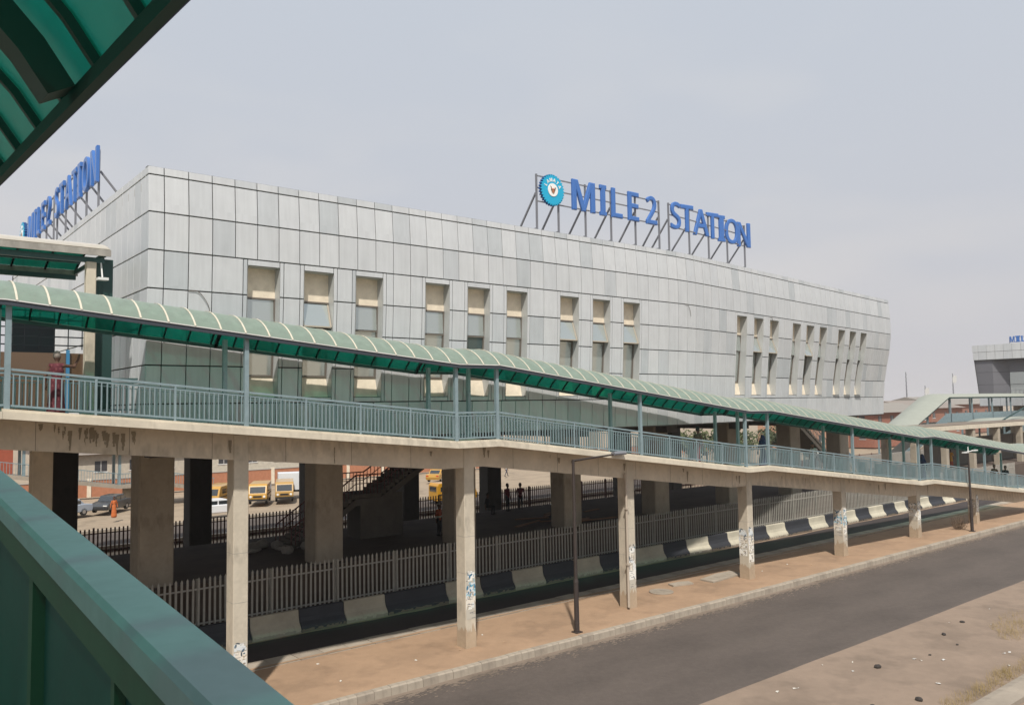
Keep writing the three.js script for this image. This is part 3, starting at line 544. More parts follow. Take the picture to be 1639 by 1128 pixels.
{
  const rl = part('railing', court); rl.userData.label = 'blue grey railing at the deck edge';
  for (const [h, w, t, k] of [[1.08, 0.07, 0.06, 'handrail'], [0.965, 0.03, 0.03, 'upper_rail'], [0.16, 0.055, 0.05, 'bottom_rail']]) mk(k, [bar(P3(-16, 9.06 + h, NR), P3(3.27, 9.06 + h, NR), w, t), bar(P3(2.0, 8.9 + h, 26.5), P3(7.0, 8.9 + h, 26.5), w, t)], M.rail, rl);
  for (let x = -10; x < 3.2; x += 0.16) put(balGeo, M.rail, 'baluster', rl, x, 9.06 + 0.565, NR);
  for (let x = 2.1; x < 6.9; x += 0.17) put(balGeo, M.rail, 'baluster', rl, x, 8.9 + 0.565, 26.5);
  for (const x of [-8, -5, -2, 1, 2.3]) mk('rail_post', box(x - 0.03, x + 0.03, 9.06, 10.14, NR - 0.03, NR + 0.03), M.rail, rl);
}
for (const [x, n] of [[3.36, 26.9], [5.5, 28.6]]) mk('screen_post', box(x - 0.045, x + 0.045, 8.86, 10.95, n - 0.045, n + 0.045), M.postBlue, court);
mk('screen_panel', box(3.4, 6.1, 9.0, 10.85, 28.66, 28.69), M.brownGlass, court);
const canopy = thing('entrance_canopy', 'cream barrel roof canopy with green underside beside the station left wall', 'canopy', [0, 8.9, 29.6]);
{
  const c = (x) => P3(x, 14.0, 29.75), xs = []; for (let x = -13.8; x < 6.41; x += 1.01) xs.push(x);
  for (let i = 0; i + 1 < xs.length; i++) { mk2('roof_sheet', archBay(c(xs[i]), c(xs[i + 1]), AN, 2.3, 0.45, 14, 0.02, 0.012), [M.roofCream, M.roofGreen], canopy); mk('roof_rib', archBay(c(xs[i] - 0.03), c(xs[i] + 0.03), AN, 2.3, 0.45, 12, 0.06, -0.07, false), M.frameTeal, canopy); }
  mk('eave_fascia', [box(-13.8, 6.42, 13.80, 14.0, 27.40, 27.46), box(-13.8, 6.42, 13.80, 14.0, 32.0, 32.06)], M.grayConcrete, canopy);
  mk('eave_beam', [box(-13.8, 6.3, 13.62, 13.78, 27.7, 27.82), box(-13.8, 6.3, 13.62, 13.78, 31.7, 31.82)], M.frameTeal, canopy);
  mk('end_gable', [archBay(P3(6.3, 13.97, 29.75), P3(6.36, 13.97, 29.75), AN, 2.28, 0.42, 12, 0.02, 0, false), box(6.3, 6.36, 13.84, 13.98, 27.5, 32)], M.ownSteel, canopy);
  for (const z of [28.3, 29.75, 31.2]) mk('purlin', box(-13.8, 6.3, z === 29.75 ? 14.26 : 14.12, z === 29.75 ? 14.33 : 14.19, z - 0.05, z + 0.05), M.frameTeal, canopy);
  for (const x of [-10, -4.2, 5.92]) mk('canopy_column', column(x - 0.14, x + 0.14, 27.62, 27.9, 8.87, 13.62, 0.02), M.concrete, canopy);
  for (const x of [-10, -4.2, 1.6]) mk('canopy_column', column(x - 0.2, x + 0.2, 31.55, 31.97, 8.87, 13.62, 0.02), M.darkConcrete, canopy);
  mk('floodlight', [box(6.05, 6.35, 13.05, 13.13, 27.35, 27.6), bar(P3(6.2, 13.13, 27.5), P3(6.2, 13.62, 27.7), 0.04)], M.trim, canopy);
  mk('dark_gutter', [box(6.12, 6.62, 8.6, 13.8, 28.0, 28.08)], M.ownSteel, canopy);
}
// dark doorway hall and lattice at the entrance
const hall = thing('entrance_lattice', 'dark metal lattice screen under the entrance canopy', 'screen', [2, 8.9, 30.6]);
{ const g = []; for (let k = 0; k < 5; k++) g.push(box(-8, 6.6, 11.2 + k * 0.28, 11.24 + k * 0.28, 30.5, 30.54)); for (let x = -8; x < 6.6; x += 0.42) g.push(box(x, x + 0.03, 11.1, 12.5, 30.54, 30.57)); mk('lattice', g, M.frameDark, hall); for (const x of [-6, -1, 3.4]) mk('upright', box(x, x + 0.12, 8.9, 12.9, 30.58, 30.7), M.frameDark, hall); mk('dark_door', box(4.35, 5.6, 8.9, 12.2, 31.2, 31.3), M.frameDark, hall); }

// ================= own footbridge: parapet and roof at the left of the view =================
const OS = 0.070, OY = (n) => 7.40 + OS * n;
const own = thing('crossing_footbridge', 'near green footbridge parapet and translucent green roof at left edge', 'footbridge', [-0.5, 0, 4]);
const alongN = (pts, n0, n1) => { // polygon in (x, dy) swept along n with the slope
  const L = [], k = pts.length; for (let i = 0; i < k; i++) { const [x0, d0] = pts[i], [x1, d1] = pts[(i + 1) % k]; L.push([P3(x0, OY(n0) + d0, n0), P3(x1, OY(n0) + d1, n0), P3(x1, OY(n1) + d1, n1), P3(x0, OY(n1) + d0, n1)]); }
  const cap = (n) => { for (let i = 1; i + 1 < k; i++) L.push([P3(pts[0][0], OY(n) + pts[0][1], n), P3(pts[i][0], OY(n) + pts[i][1], n), P3(pts[i + 1][0], OY(n) + pts[i + 1][1], n)]); }; cap(n0); cap(n1); return quads(L);
};
const rect = (x0, x1, d0, d1, c = 0) => c ? [[x0 + c, d0], [x1 - c, d0], [x1, d0 + c], [x1, d1 - c], [x1 - c, d1], [x0 + c, d1], [x0, d1 - c], [x0, d0 + c]] : [[x0, d0], [x1, d0], [x1, d1], [x0, d1]];
mk('deck_slab', alongN(rect(-1.75, 0.72, -0.25, 0), -8, 23.9), M.concrete, own);
mk('deck_beam', alongN(rect(-0.9, -0.15, -1.0, -0.252), -8, 23.9), M.beam, own);
for (const [x, sg] of [[0.58, 1], [-1.6, -1]]) {
  const pr = part('parapet', own), a = sg > 0 ? x - 0.126 : x, b = a + 0.126;
  mk('top_rail', alongN(rect(a, b, 0.975, 1.05, 0.012), -8, 23.9), M.ownRail, pr);
  mk('rail_fascia', alongN(rect(a + 0.012, b - 0.012, 0.90, 0.974), -8, 23.9), M.ownGreen, pr);
  mk('bottom_rail', alongN(rect(a + 0.03, b - 0.03, 0.08, 0.14), -8, 23.9), M.ownGreen, pr);
  for (let n = -6.6; n < 23.8; n += 1.9) { mk('parapet_post', alongN(rect(a + 0.02, b - 0.02, 0, 0.90), n, n + 0.06), M.ownGreen, pr); mk('infill_panel', alongN(rect(a + 0.055, b - 0.055, 0.142, 0.898), n + 0.062, Math.min(n + 1.898, 23.9)), M.ownPanel, pr); mk('panel_stiffener', alongN(rect(a + 0.03, a + 0.054, 0.142, 0.898), n + 0.98, n + 1.01), M.ownGreen, pr); }
}
{
  const ac = -0.51, hw = 1.32, eh = 2.76, c = (n) => P3(ac, OY(n) + eh, n), ns = []; for (let n = -7.9; n < 23.6; n += 0.64) ns.push(n);
  for (let i = 0; i + 1 < ns.length; i++) { mk2('roof_sheet', archBay(c(ns[i]), c(ns[i + 1]), AX, hw, 0.75, 14, 0.012, 0.012), [M.roofDust, M.roofGreen], own); mk('roof_rib', archBay(c(ns[i] - 0.02), c(ns[i] + 0.02), AX, hw, 0.75, 14, 0.04, -0.035, false), M.ownSteel, own); }
  for (let n = -3.7; n < 23; n += 3.84) { mk('arch_frame', archBay(c(n - 0.1), c(n + 0.1), AX, hw - 0.02, 0.75, 14, 0.12, -0.16, false), M.ownSteel, own); for (const x of [0.50, -1.52]) if (Math.abs(n - 3.98) > 9 || x < 0) mk('roof_post', alongN(rect(x - 0.06, x + 0.06, 0, eh + 0.02), n - 0.06, n + 0.06), M.ownGreen, own); }
  for (const [x, sg] of [[ac + hw, 1], [ac - hw, -1]]) { mk('eave_beam', alongN(sg > 0 ? rect(x - 0.045, x - 0.005, eh - 0.07, eh + 0.0) : rect(x + 0.005, x + 0.045, eh - 0.07, eh), -8, 23.9), M.ownSteel, own); mk('eave_strip', alongN(rect(x - 0.004, x + 0.014, eh - 0.05, eh + 0.012), -8, 23.9), M.purple, own); }
}
// ================= palisade fence and concrete barriers =================
{
  const fence = thing('palisade_fence', 'grey metal palisade fence behind the black and white barriers', 'fence', [30, 0, 32.8]);
  const pg = prismY([[-0.045, 0], [-0.02, -0.02], [0.02, -0.02], [0.045, 0], [0.045, 0.012], [-0.045, 0.012]], 0, 2.15), tip = pg.clone(); let cnt = 0; const rest = [];
  const pale = uvm(mergeGeometries([flatG(pg), flatG(new THREE.ConeGeometry(0.05, 0.09, 4).rotateY(Math.PI / 4).scale(1, 1, 0.4).translate(0, 2.19, 0.005))]));
  for (let x = 4; x < 92; x += 0.212) {
    const y = 0.34 + rr(-0.015, 0.015);
    if (x > 8.5 && cnt < 300) { const m = put(pale, M.fence, 'pale', fence, x, y, 32.8); m.rotation.z = rr(-0.008, 0.008); cnt++; } else rest.push(pale.clone().translate(x, y, -32.8));
  }
  asStuff(mk('distant_pales', rest, M.fence, fence));
  for (const y of [0.80, 2.12]) mk('fence_rail', box(4, 92, y - 0.03, y + 0.03, 32.82, 32.87), M.fence, fence);
  for (let x = 5.1; x < 92; x += 2.95) mk('fence_post', box(x - 0.06, x + 0.06, 0, 2.5, 32.88, 33.0), M.fence, fence);
  mk('plinth', box(4, 92, 0, 0.3, 32.7, 33.0), M.grayConcrete, fence);
}
{
  const bx = [8.65, 10.68, 12.71, 14.76, 16.78, 18.78, 22.0, 24.0, 25.97, 27.97, 30.15, 32.05, 34.6, 37.26, 39.35, 41.43, 43.37, 45.82, 47.56, 49.74, 52.67, 54.79, 57.45, 59.02, 61.02, 63.25, 65.12, 66.85, 69.3, 71.05, 73.6, 75.6, 77.7, 79.8, 81.9];
  const profile = [[31.74, 0.0], [31.74, 0.14], [31.80, 0.24], [31.93, 0.38], [31.99, 0.55], [32.02, 0.84], [32.05, 0.87], [32.20, 0.87], [32.23, 0.84], [32.26, 0.55], [32.5, 0.2], [32.5, 0.0]];
  const wornDark = std([0.19, 0.155, 0.12], 0.95, tex(TX.concrete));
  for (let i = 0; i + 1 < bx.length; i++) {
    const w = bx[i + 1] - bx[i], black = i % 2 === 1, cx = (bx[i] + bx[i + 1]) / 2;
    const ORD = ['first', 'second', 'third', 'fourth', 'fifth', 'sixth', 'seventh', 'eighth', 'ninth', 'tenth', 'eleventh', 'twelfth', 'thirteenth', 'fourteenth', 'fifteenth', 'sixteenth', 'seventeenth', 'eighteenth'];
    const t = thing('concrete_barrier', `${ORD[i >> 1]} ${black ? 'black' : 'white'} concrete barrier from the left in the lane row`, 'barrier', [cx, 0, 32.1], 'black and white barriers along the lane');
    mk('block', prismX(profile, bx[i] + 0.015, bx[i + 1] - 0.015), black ? M.jerseyBlack : i < 13 ? M.jerseyWhiteShaded : M.jerseyWhite, t);
    // bare, dusty concrete where the paint has worn off along the foot
    const f = noiser(16, 300 + i), L = []; for (let k = 0; k < 26; k++) { const xa = lerp(bx[i] + 0.02, bx[i + 1] - 0.02, k / 26), xb = lerp(bx[i] + 0.02, bx[i + 1] - 0.02, (k + 1) / 26), h = (u) => 0.05 + 0.12 * f(u, 0.4) + 0.07 * f(u * 5, 0.7), at = (x, y) => P3(x, y, y < 0.14 ? 31.735 : lerp(31.735, 31.795, (y - 0.14) / 0.1)); L.push([at(xa, 0.01), at(xb, 0.01), at(xb, h((k + 1) / 26)), at(xa, h(k / 26))]); }
    mk('worn_foot', quads(L), black ? wornDark : M.kerb2, t);
  }
}
// ================= lamp posts =================
function lampPost(label, x, n, h, arm) {
  const t = thing('lamp_post', label, 'lamp post', [x, 0.1, n], 'lamp posts on the verge');
  mk('base_plate', box(x - 0.16, x + 0.16, 0.095, 0.14, n - 0.16, n + 0.16), M.poleDark, t);
  mk('lower_shaft', rod(P3(x, 0.1, n), P3(x - 0.01, 2.05, n), 0.105, 0.095, 12), M.poleDark, t);
  mk('collar', rod(P3(x - 0.01, 2.03, n), P3(x - 0.01, 2.16, n), 0.115, 0.09, 12), M.poleDark, t);
  mk('upper_shaft', rod(P3(x - 0.01, 2.15, n), P3(x - 0.03, h, n), 0.075, 0.055, 10), M.poleDark, t);
  if (arm) { mk('arm', rod(P3(x - 0.03, h - 0.05, n), P3(x + 2.3, h + 0.08, n), 0.05, 0.035, 8), M.poleDark, t); mk('lamp_head', [prismX([[n - 0.1, h + 0.05], [n + 0.1, h + 0.05], [n + 0.13, h + 0.12], [n + 0.06, h + 0.2], [n - 0.06, h + 0.2], [n - 0.13, h + 0.12]], x + 2.25, x + 2.95)], M.signSteel, t); } else { mk('arm', [rod(P3(x - 0.5, h + 0.05, n), P3(x + 0.9, h + 0.12, n), 0.04, 0.03, 8), rod(P3(x - 0.03, h, n), P3(x - 0.03, h + 0.42, n), 0.05, 0.03, 8)], M.trim, t); mk('lamp_head', [box(x - 0.8, x - 0.35, h + 0.01, h + 0.09, n - 0.09, n + 0.09), box(x + 0.75, x + 1.35, h + 0.08, h + 0.16, n - 0.09, n + 0.09)], M.trim, t); }
  return t;
}
lampPost('dark lamp post with a long bare arm standing on the sandy verge', 22.72, 24.02, 6.84, true);
lampPost('slim dark lamp post with a double pale lamp head near the right edge', 59.4, 23.98, 5.35, false);

// ================= verge and shoulder details =================
function rock(name, label, x, y, n, w, h, d, mat, ry = 0, group) { const g = new THREE.IcosahedronGeometry(1, 1), p = g.attributes.position; for (let i = 0; i < p.count; i++) { const k = Math.sin(p.getX(i) * 7.1 + x) * Math.cos(p.getZ(i) * 5.3 + n) * 0.18 + 1; p.setXYZ(i, p.getX(i) * k * w / 2, p.getY(i) * k * h / 2, p.getZ(i) * k * d / 2); } g.computeVertexNormals(); g.rotateY(ry).translate(x, y + h * 0.3, -n); return tag(mk(name, g, mat), label, 'stone', group); }
{
  const slab = (l, x, n, w, d, ry) => { const g = extr([[-w / 2, -d / 2], [w * 0.42, -d / 2 - 0.06], [w / 2, d * 0.3], [w * 0.1, d / 2], [-w * 0.46, d * 0.36]], 0.07).rotateX(-Math.PI / 2).rotateY(ry).translate(x, 0.105, -n); tag(mk('concrete_slab', g, M.kerb), l, 'slab'); };
  slab('large flat concrete slab lying on the verge sand', 35.2, 26.5, 2.9, 0.95, 0.1); slab('small flat concrete slab on the verge left of the large one', 32.4, 26.8, 1.3, 0.55, -0.2);
  const mh = mk('manhole_cover', [new THREE.CylinderGeometry(0.55, 0.55, 0.03, 28).translate(30.45, 0.115, -26.35), new THREE.TorusGeometry(0.55, 0.03, 6, 28).rotateX(Math.PI / 2).translate(30.45, 0.12, -26.35)], M.kerb2); tag(mh, 'round dusty manhole cover set in the verge sand', 'manhole cover');
  const darkStone = std([0.04, 0.034, 0.03], 0.95), pale = std([0.55, 0.52, 0.46], 0.9), wasteWhite = std([0.52, 0.51, 0.48], 0.8);
  let k = 0; for (const [px, pn, w] of [[27.9, 14.55, 0.3], [25.8, 12.2, 0.28], [36.0, 15.1, 0.2], [32.6, 13.9, 0.12], [20.6, 13.3, 0.14], [21.4, 12.6, 0.16], [24.3, 12.9, 0.16], [33.6, 14.8, 0.22], [19.4, 11.9, 0.3], [30.6, 14.0, 0.12]]) rock('dark_stone', 'dark stone lying on the bare dirt shoulder', px, -0.15, pn, w, w * 0.5, w * 0.7, darkStone, k++, 'dark stones on the dirt shoulder');
  const r2 = rng(55); for (let i = 0; i < 26; i++) { const x = 18 + r2() * 22, n = 11.4 + r2() * 4.6; const g = new THREE.PlaneGeometry(0.04 + r2() * r2() * 0.2, 0.03 + r2() * 0.07, 3, 2), p = g.attributes.position; for (let j = 0; j < p.count; j++) p.setZ(j, r2() * 0.035); g.rotateX(-Math.PI / 2).rotateY(r2() * 6).translate(x, -0.14, -n); g.computeVertexNormals(); tag(mk('litter_scrap', g, i % 3 ? wasteWhite : pale), 'pale scrap of litter on the bare dirt shoulder', 'litter', 'litter on the dirt shoulder'); }
  for (let i = 0; i < 12; i++) { const x = 12 + r2() * 30, n = 23.6 + r2() * 4.6; rock('verge_stone', 'small pebble lying on the verge sand', x, 0.1, n, 0.06 + r2() * 0.08, 0.05, 0.07, i % 2 ? dirtMat : pale, i, 'pebbles on the verge'); }
  // dry grass tufts near the bottom right corner
  const blade = [], gm = std([0.34, 0.25, 0.10], 0.9), tuft = (x, n, c, s) => { for (let i = 0; i < c; i++) { const a = r2() * 6.3, q = Math.sqrt(r2()) * s, h = 0.08 + r2() * 0.24, bx0 = x + Math.cos(a) * q * 1.6, bn = n + Math.sin(a) * q, lx = (r2() - 0.5) * 0.2, ln = (r2() - 0.5) * 0.2, w = 0.008; blade.push([P3(bx0 - w, -0.16, bn), P3(bx0 + w, -0.16, bn), P3(bx0 + lx, h - 0.16, bn + ln)]); } };
  tuft(36.6, 13.4, 420, 0.75); tuft(35.4, 13.0, 160, 0.5); for (let x = 25.5; x < 33; x += 0.35) tuft(x + r2() * 0.3, 11.0 + r2() * 0.5, 60, 0.3); tuft(38.5, 13.6, 260, 0.9); tuft(30.2, 11.5, 140, 0.3);
  const gr = mk('dry_grass', quads(blade), gm); tag(gr, 'dry yellow grass tufts along the near kerb', 'grass', null, 'stuff');
  // low scrap bush at the second lamp post
  const tw = []; for (let i = 0; i < 70; i++) { const a = r2() * 6.3, x = 59.6 + Math.cos(a) * 0.4 * r2(), n = 24.9 + Math.sin(a) * 0.4 * r2(); tw.push(rod(P3(x, 0.15, n), P3(x + (r2() - 0.5) * 1.1, 0.3 + r2() * 0.8, n + (r2() - 0.5) * 0.7), 0.012, 0.006, 4)); }
  tag(mk('dead_shrub', tw, std([0.13, 0.085, 0.05], 0.95)), 'leafless brown shrub at the foot of the right lamp post', 'shrub');
}
// ================= people =================
const SK = [0.10, 0.052, 0.034], HAIR = [0.012, 0.011, 0.011];
const bodyMat = new THREE.MeshStandardMaterial({ color: 0xffffff, vertexColors: true, roughness: 0.85, side: THREE.DoubleSide });
function figure(o) {   // one continuous body from tapered bones; faces +z, feet at y = 0
  const H = 1.72, J = {}, sk = o.skirt, st = o.stride || 0, sit = o.sit;
  const hipY = sit ? 0.50 : 0.92; J.hip = [0, hipY, 0]; const lean = o.lean || 0;
  const up = (d, x = 0, z = 0) => [x, hipY + d, z + lean * d];
  J.chest = up(0.38); J.neck = up(0.54); J.head = up(0.70, 0, 0.02 + lean * 0.1);
  const bones = [];   // a, b, ra, rb, zone
  const B = (a, b, ra, rb, z) => bones.push([...a, ...b, ra, rb, z]);
  B([0, hipY + 0.02, lean * 0.02], J.chest, 0.125, 0.135, 1); B([-0.075, hipY + 0.30, lean * 0.3], [0.075, hipY + 0.30, lean * 0.3], 0.11, 0.11, 1); B(up(0.46, -0.155), up(0.46, 0.155), 0.062, 0.062, 1);
  B(up(0.47), up(0.60, 0, 0.012), 0.055, 0.05, 2); B(up(0.665, 0, 0.012), up(0.745, 0, 0.005), 0.082, 0.092, 2); B(up(0.62, 0, 0.055), up(0.66, 0, 0.06), 0.04, 0.045, 2);
  B(up(0.68, 0, 0.085), up(0.665, 0, 0.118), 0.014, 0.016, 2); B(up(0.68, -0.085), up(0.70, -0.088), 0.018, 0.016, 2); B(up(0.68, 0.085), up(0.70, 0.088), 0.018, 0.016, 2); B(up(0.75, 0, -0.015), up(0.78, 0, -0.01), 0.095, 0.088, 3);
  if (o.hood) { B(up(0.76, 0, -0.02), up(0.50, 0, -0.05), 0.115, 0.17, 1); B(up(0.5, -0.1), up(0.35, 0.0), 0.13, 0.2, 1); }
  if (o.cap) B(up(0.785, 0, 0.0), up(0.80, 0, 0.06), 0.095, 0.06, 4);
  const hands = [];
  for (const s of [-1, 1]) {
    const ar = (s < 0 ? o.armL : o.armR) || [0.08, -0.02, 0], sh = up(0.45, s * 0.185), el = [sh[0] + s * (0.05 + ar[0] * 0.5), sh[1] - 0.27 * Math.cos(ar[1] * 1.0), sh[2] - 0.02 + 0.27 * Math.sin(ar[1])];
    const fa = ar[1] + (ar[2] || 0.18), wr = [el[0] + s * ar[0] * 0.3, el[1] - 0.25 * Math.cos(fa), el[2] + 0.25 * Math.sin(fa)];
    B(sh, el, 0.052, 0.042, o.sleeve === false ? 2 : 1); B(el, wr, 0.040, 0.028, o.long ? 1 : 2); const hd = [wr[0], wr[1] - 0.09 * Math.cos(fa), wr[2] + 0.09 * Math.sin(fa)]; B(wr, hd, 0.03, 0.034, 2); hands.push([wr, hd, s]);
    const kz = sit ? 0.42 : s * st * 0.5, kn = sit ? [s * 0.13, hipY - 0.02, 0.42] : [s * 0.10, 0.49, kz * 0.55 + 0.02], an = sit ? [s * 0.13, 0.09, 0.40] : [s * 0.10, 0.085, kz + (s * st < 0 ? -0.06 : 0)];
    B([s * 0.085, hipY, 0], kn, 0.088, 0.062, sk ? 1 : 5); B(kn, an, 0.058, 0.04, sk ? 1 : 5); B([an[0], 0.045, an[2] - 0.03], [an[0], 0.035, an[2] + 0.16], 0.042, 0.034, 6);
  }
  if (sk && !sit) { B([0, hipY, 0], [0, 0.45, 0], 0.16, 0.2, 1); B([0, 0.5, 0], [0, 0.14, 0], 0.19, 0.235, 1); }
  if (o.bulk) B(up(0.1), up(0.3), 0.2, 0.19, 1);
  const R = 60, sx = 0.62, y0 = -0.06, y1 = hipY + 0.95, cy = (y0 + y1) / 2, sy = (y1 - y0) / 2, mc = new MarchingCubes(R, bodyMat, false, false, 60000); mc.isolation = 0;
  const half = R / 2, kS = 0.028, dist = (x, y, z, zone) => { let d = 9, best = 9, bz = 1; for (const b of bones) { const ax = b[0], ay = b[1], az = b[2], dx = b[3] - ax, dy = b[4] - ay, dz = b[5] - az, L = dx * dx + dy * dy + dz * dz; const t = L > 1e-9 ? clamp01(((x - ax) * dx + (y - ay) * dy + (z - az) * dz) / L) : 0; const e = Math.hypot(x - ax - dx * t, y - ay - dy * t, z - az - dz * t) - (b[6] + (b[7] - b[6]) * t); if (e < best) { best = e; bz = b[8]; } const h = Math.max(kS - Math.abs(d - e), 0) / kS; d = Math.min(d, e) - h * h * kS * 0.25; } return zone ? bz : d; };
  for (let k = 0; k < R; k++) for (let j = 0; j < R; j++) for (let i = 0; i < R; i++) mc.field[k * R * R + j * R + i] = -dist((i - half) / half * sx, cy + (j - half) / half * sy, (k - half) / half * sx);
  mc.update();
  const pos = [], nor = [], col = [], zones = { 1: o.top, 2: SK, 3: o.hood ? o.top : (o.hair || HAIR), 4: o.cap || HAIR, 5: o.legs || o.top, 6: o.shoes || [0.03, 0.025, 0.02] };
  for (let i = 0; i < mc.count; i++) { const x = mc.positionArray[3 * i] * sx, y = cy + mc.positionArray[3 * i + 1] * sy, z = mc.positionArray[3 * i + 2] * sx; pos.push(x, y, z); const n = new THREE.Vector3(mc.normalArray[3 * i] / sx, mc.normalArray[3 * i + 1] / sy, mc.normalArray[3 * i + 2] / sx).normalize(); nor.push(n.x, n.y, n.z); let c = zones[dist(x, y, z, true)]; if (o.hem && y < o.hem && c === o.top) c = o.legs; if (o.vest && Math.abs(y - hipY - 0.12) < 0.04) c = [0.5, 0.5, 0.42]; if (o.print && Math.sin(x * 41) * Math.sin(y * 33) * Math.sin(z * 39 + 1) > 0.35 && c === o.top) c = o.print; col.push(...c); }
  for (const [wr, hd, s] of hands) for (let f = 0; f < 5; f++) {   // five fingers, the thumb from the side of the palm
    const th = f === 4, dir = new THREE.Vector3(hd[0] - wr[0], hd[1] - wr[1], hd[2] - wr[2]).normalize(), base = th ? new THREE.Vector3(...wr).lerp(new THREE.Vector3(...hd), 0.35).add(new THREE.Vector3(-s * 0.01, 0, 0.03)) : new THREE.Vector3(...hd).add(new THREE.Vector3(0, 0, 0.024 - 0.016 * f));
    const len = th ? 0.055 : [0.066, 0.075, 0.07, 0.055][f], tipP = base.clone().addScaledVector(dir, len).add(new THREE.Vector3(-s * 0.012, 0, th ? 0.03 : 0.012)), g = flatG(rod(base, tipP, 0.010, 0.008, 5)); for (let i = 0; i < g.attributes.position.count; i++) { pos.push(g.attributes.position.getX(i), g.attributes.position.getY(i), g.attributes.position.getZ(i)); nor.push(g.attributes.normal.getX(i), g.attributes.normal.getY(i), g.attributes.normal.getZ(i)); col.push(...SK); }
  }
  const g = new THREE.BufferGeometry(); g.setAttribute('position', new THREE.Float32BufferAttribute(pos, 3)); g.setAttribute('normal', new THREE.Float32BufferAttribute(nor, 3)); g.setAttribute('color', new THREE.Float32BufferAttribute(col, 3));
  const s = (o.h || 1.7) / H; g.scale(s, s, s); return g;
}
function person(label, x, y, n, turn, o, group) { const m = new THREE.Mesh(figure(o), bodyMat); m.name = numbered('person'); m.position.set(x, y, -n); m.rotation.y = turn; m.castShadow = m.receiveShadow = true; scene.add(m); return tag(m, label, 'person', group); }
const walkR = Math.PI / 2, walkL = -Math.PI / 2;
person('person in a long maroon dress standing on the ramp at far left', 4.5, deckY(4.5) + 0.002, 24.75, 2.6, { top: [0.085, 0.012, 0.02], print: [0.16, 0.045, 0.05], skirt: true, h: 1.66, sleeve: false, hair: [0.30, 0.26, 0.22], armL: [0.25, 1.5, 1.2], shoes: [0.05, 0.02, 0.02] });
person('person in brown shirt and dark red trousers walking down the ramp', 32.2, deckY(32.2), 25.3, walkR, { top: [0.10, 0.06, 0.04], legs: [0.16, 0.04, 0.04], h: 1.72, stride: 0.45, long: true });
person('person in a dark blue headscarf on the upper right landing of the ramp', 37.9, deckY(37.9), 25.55, walkL, { top: [0.02, 0.025, 0.075], skirt: true, hood: true, h: 1.62, long: true });
person('person in pale grey clothes bending on the ramp behind the railing', 42.4, deckY(42.4), 25.2, walkL, { top: [0.42, 0.41, 0.38], legs: [0.10, 0.09, 0.09], h: 1.6, lean: 0.4, stride: 0.3 });
person('person in a dark blue hooded gown at the lower right ramp landing', 55.7, deckY(55.7), 25.4, walkL, { top: [0.012, 0.015, 0.055], skirt: true, hood: true, h: 1.65, long: true });
person('person in black walking near the bottom of the ramp', 69.4, deckY(69.4), 25.4, walkL, { top: [0.025, 0.025, 0.03], legs: [0.03, 0.03, 0.035], h: 1.72, stride: 0.4, armR: [0.1, 0.9, 0.6], long: true });
person('person in a brown top near the bottom of the ramp', 66.8, deckY(66.8), 25.2, walkL, { top: [0.13, 0.075, 0.05], legs: [0.06, 0.05, 0.05], h: 1.66, stride: 0.4 });
person('worker in an orange vest under the station', 25.3, 2.08, 37.4, 0.4, { top: [0.40, 0.09, 0.03], legs: [0.02, 0.02, 0.025], cap: [0.5, 0.48, 0.44], h: 1.7, vest: true });
person('worker in a yellow vest under the station', 26.15, 2.08, 37.6, 2.2, { top: [0.40, 0.33, 0.03], legs: [0.02, 0.02, 0.03], h: 1.74, vest: true, stride: 0.25 });
person('person in a red shirt at the back of the platform, left of two', 34.5, 2.08, 42.9, 0.3, { top: [0.17, 0.02, 0.03], legs: [0.015, 0.015, 0.02], h: 1.76 });
person('person in a red jersey and cap at the back of the platform, right of two', 35.6, 2.08, 42.9, -0.6, { top: [0.15, 0.025, 0.035], legs: [0.012, 0.012, 0.016], cap: [0.02, 0.02, 0.02], h: 1.7, armL: [0.1, 0.4, 0.9] });
person('person in black sitting by a column at the back of the platform', 32.6, 2.08, 42.6, 0.4, { top: [0.02, 0.02, 0.022], legs: [0.02, 0.02, 0.02], sit: true });
person('person in a white shirt in the shade under the station', 41.8, 2.08, 38.6, 1.8, { top: [0.55, 0.54, 0.52], legs: [0.02, 0.02, 0.025], h: 1.72, armR: [0.1, 0.8, 0.7] });
person('person in a long orange robe walking on the far roadside', 18.2, 0.2, 75.4, 0.2, { top: [0.46, 0.12, 0.03], skirt: true, cap: [0.05, 0.02, 0.02], h: 1.68, long: true });
person('person in a white shirt crossing the far dirt lot', 66.8, 0, 83.2, walkR, { top: [0.6, 0.6, 0.58], legs: [0.06, 0.06, 0.08], stride: 0.6 });
person('person in orange and yellow wrap walking on the raised platform at right', 89.8, 2.08, 38.0, walkR, { top: [0.52, 0.26, 0.03], legs: [0.35, 0.08, 0.04], skirt: true, hem: 0.5, h: 1.66, armR: [0.1, 0.5, 0.4] });
person('person in a yellow top on the raised platform near the right edge', 103.5, 2.08, 39.4, 0.6, { top: [0.5, 0.34, 0.08], legs: [0.12, 0.08, 0.06], stride: 0.3 });
person('person in brown on the raised platform near the right edge', 106.6, 2.08, 39.8, 0.2, { top: [0.16, 0.08, 0.05], legs: [0.20, 0.06, 0.03], stride: 0.3 });
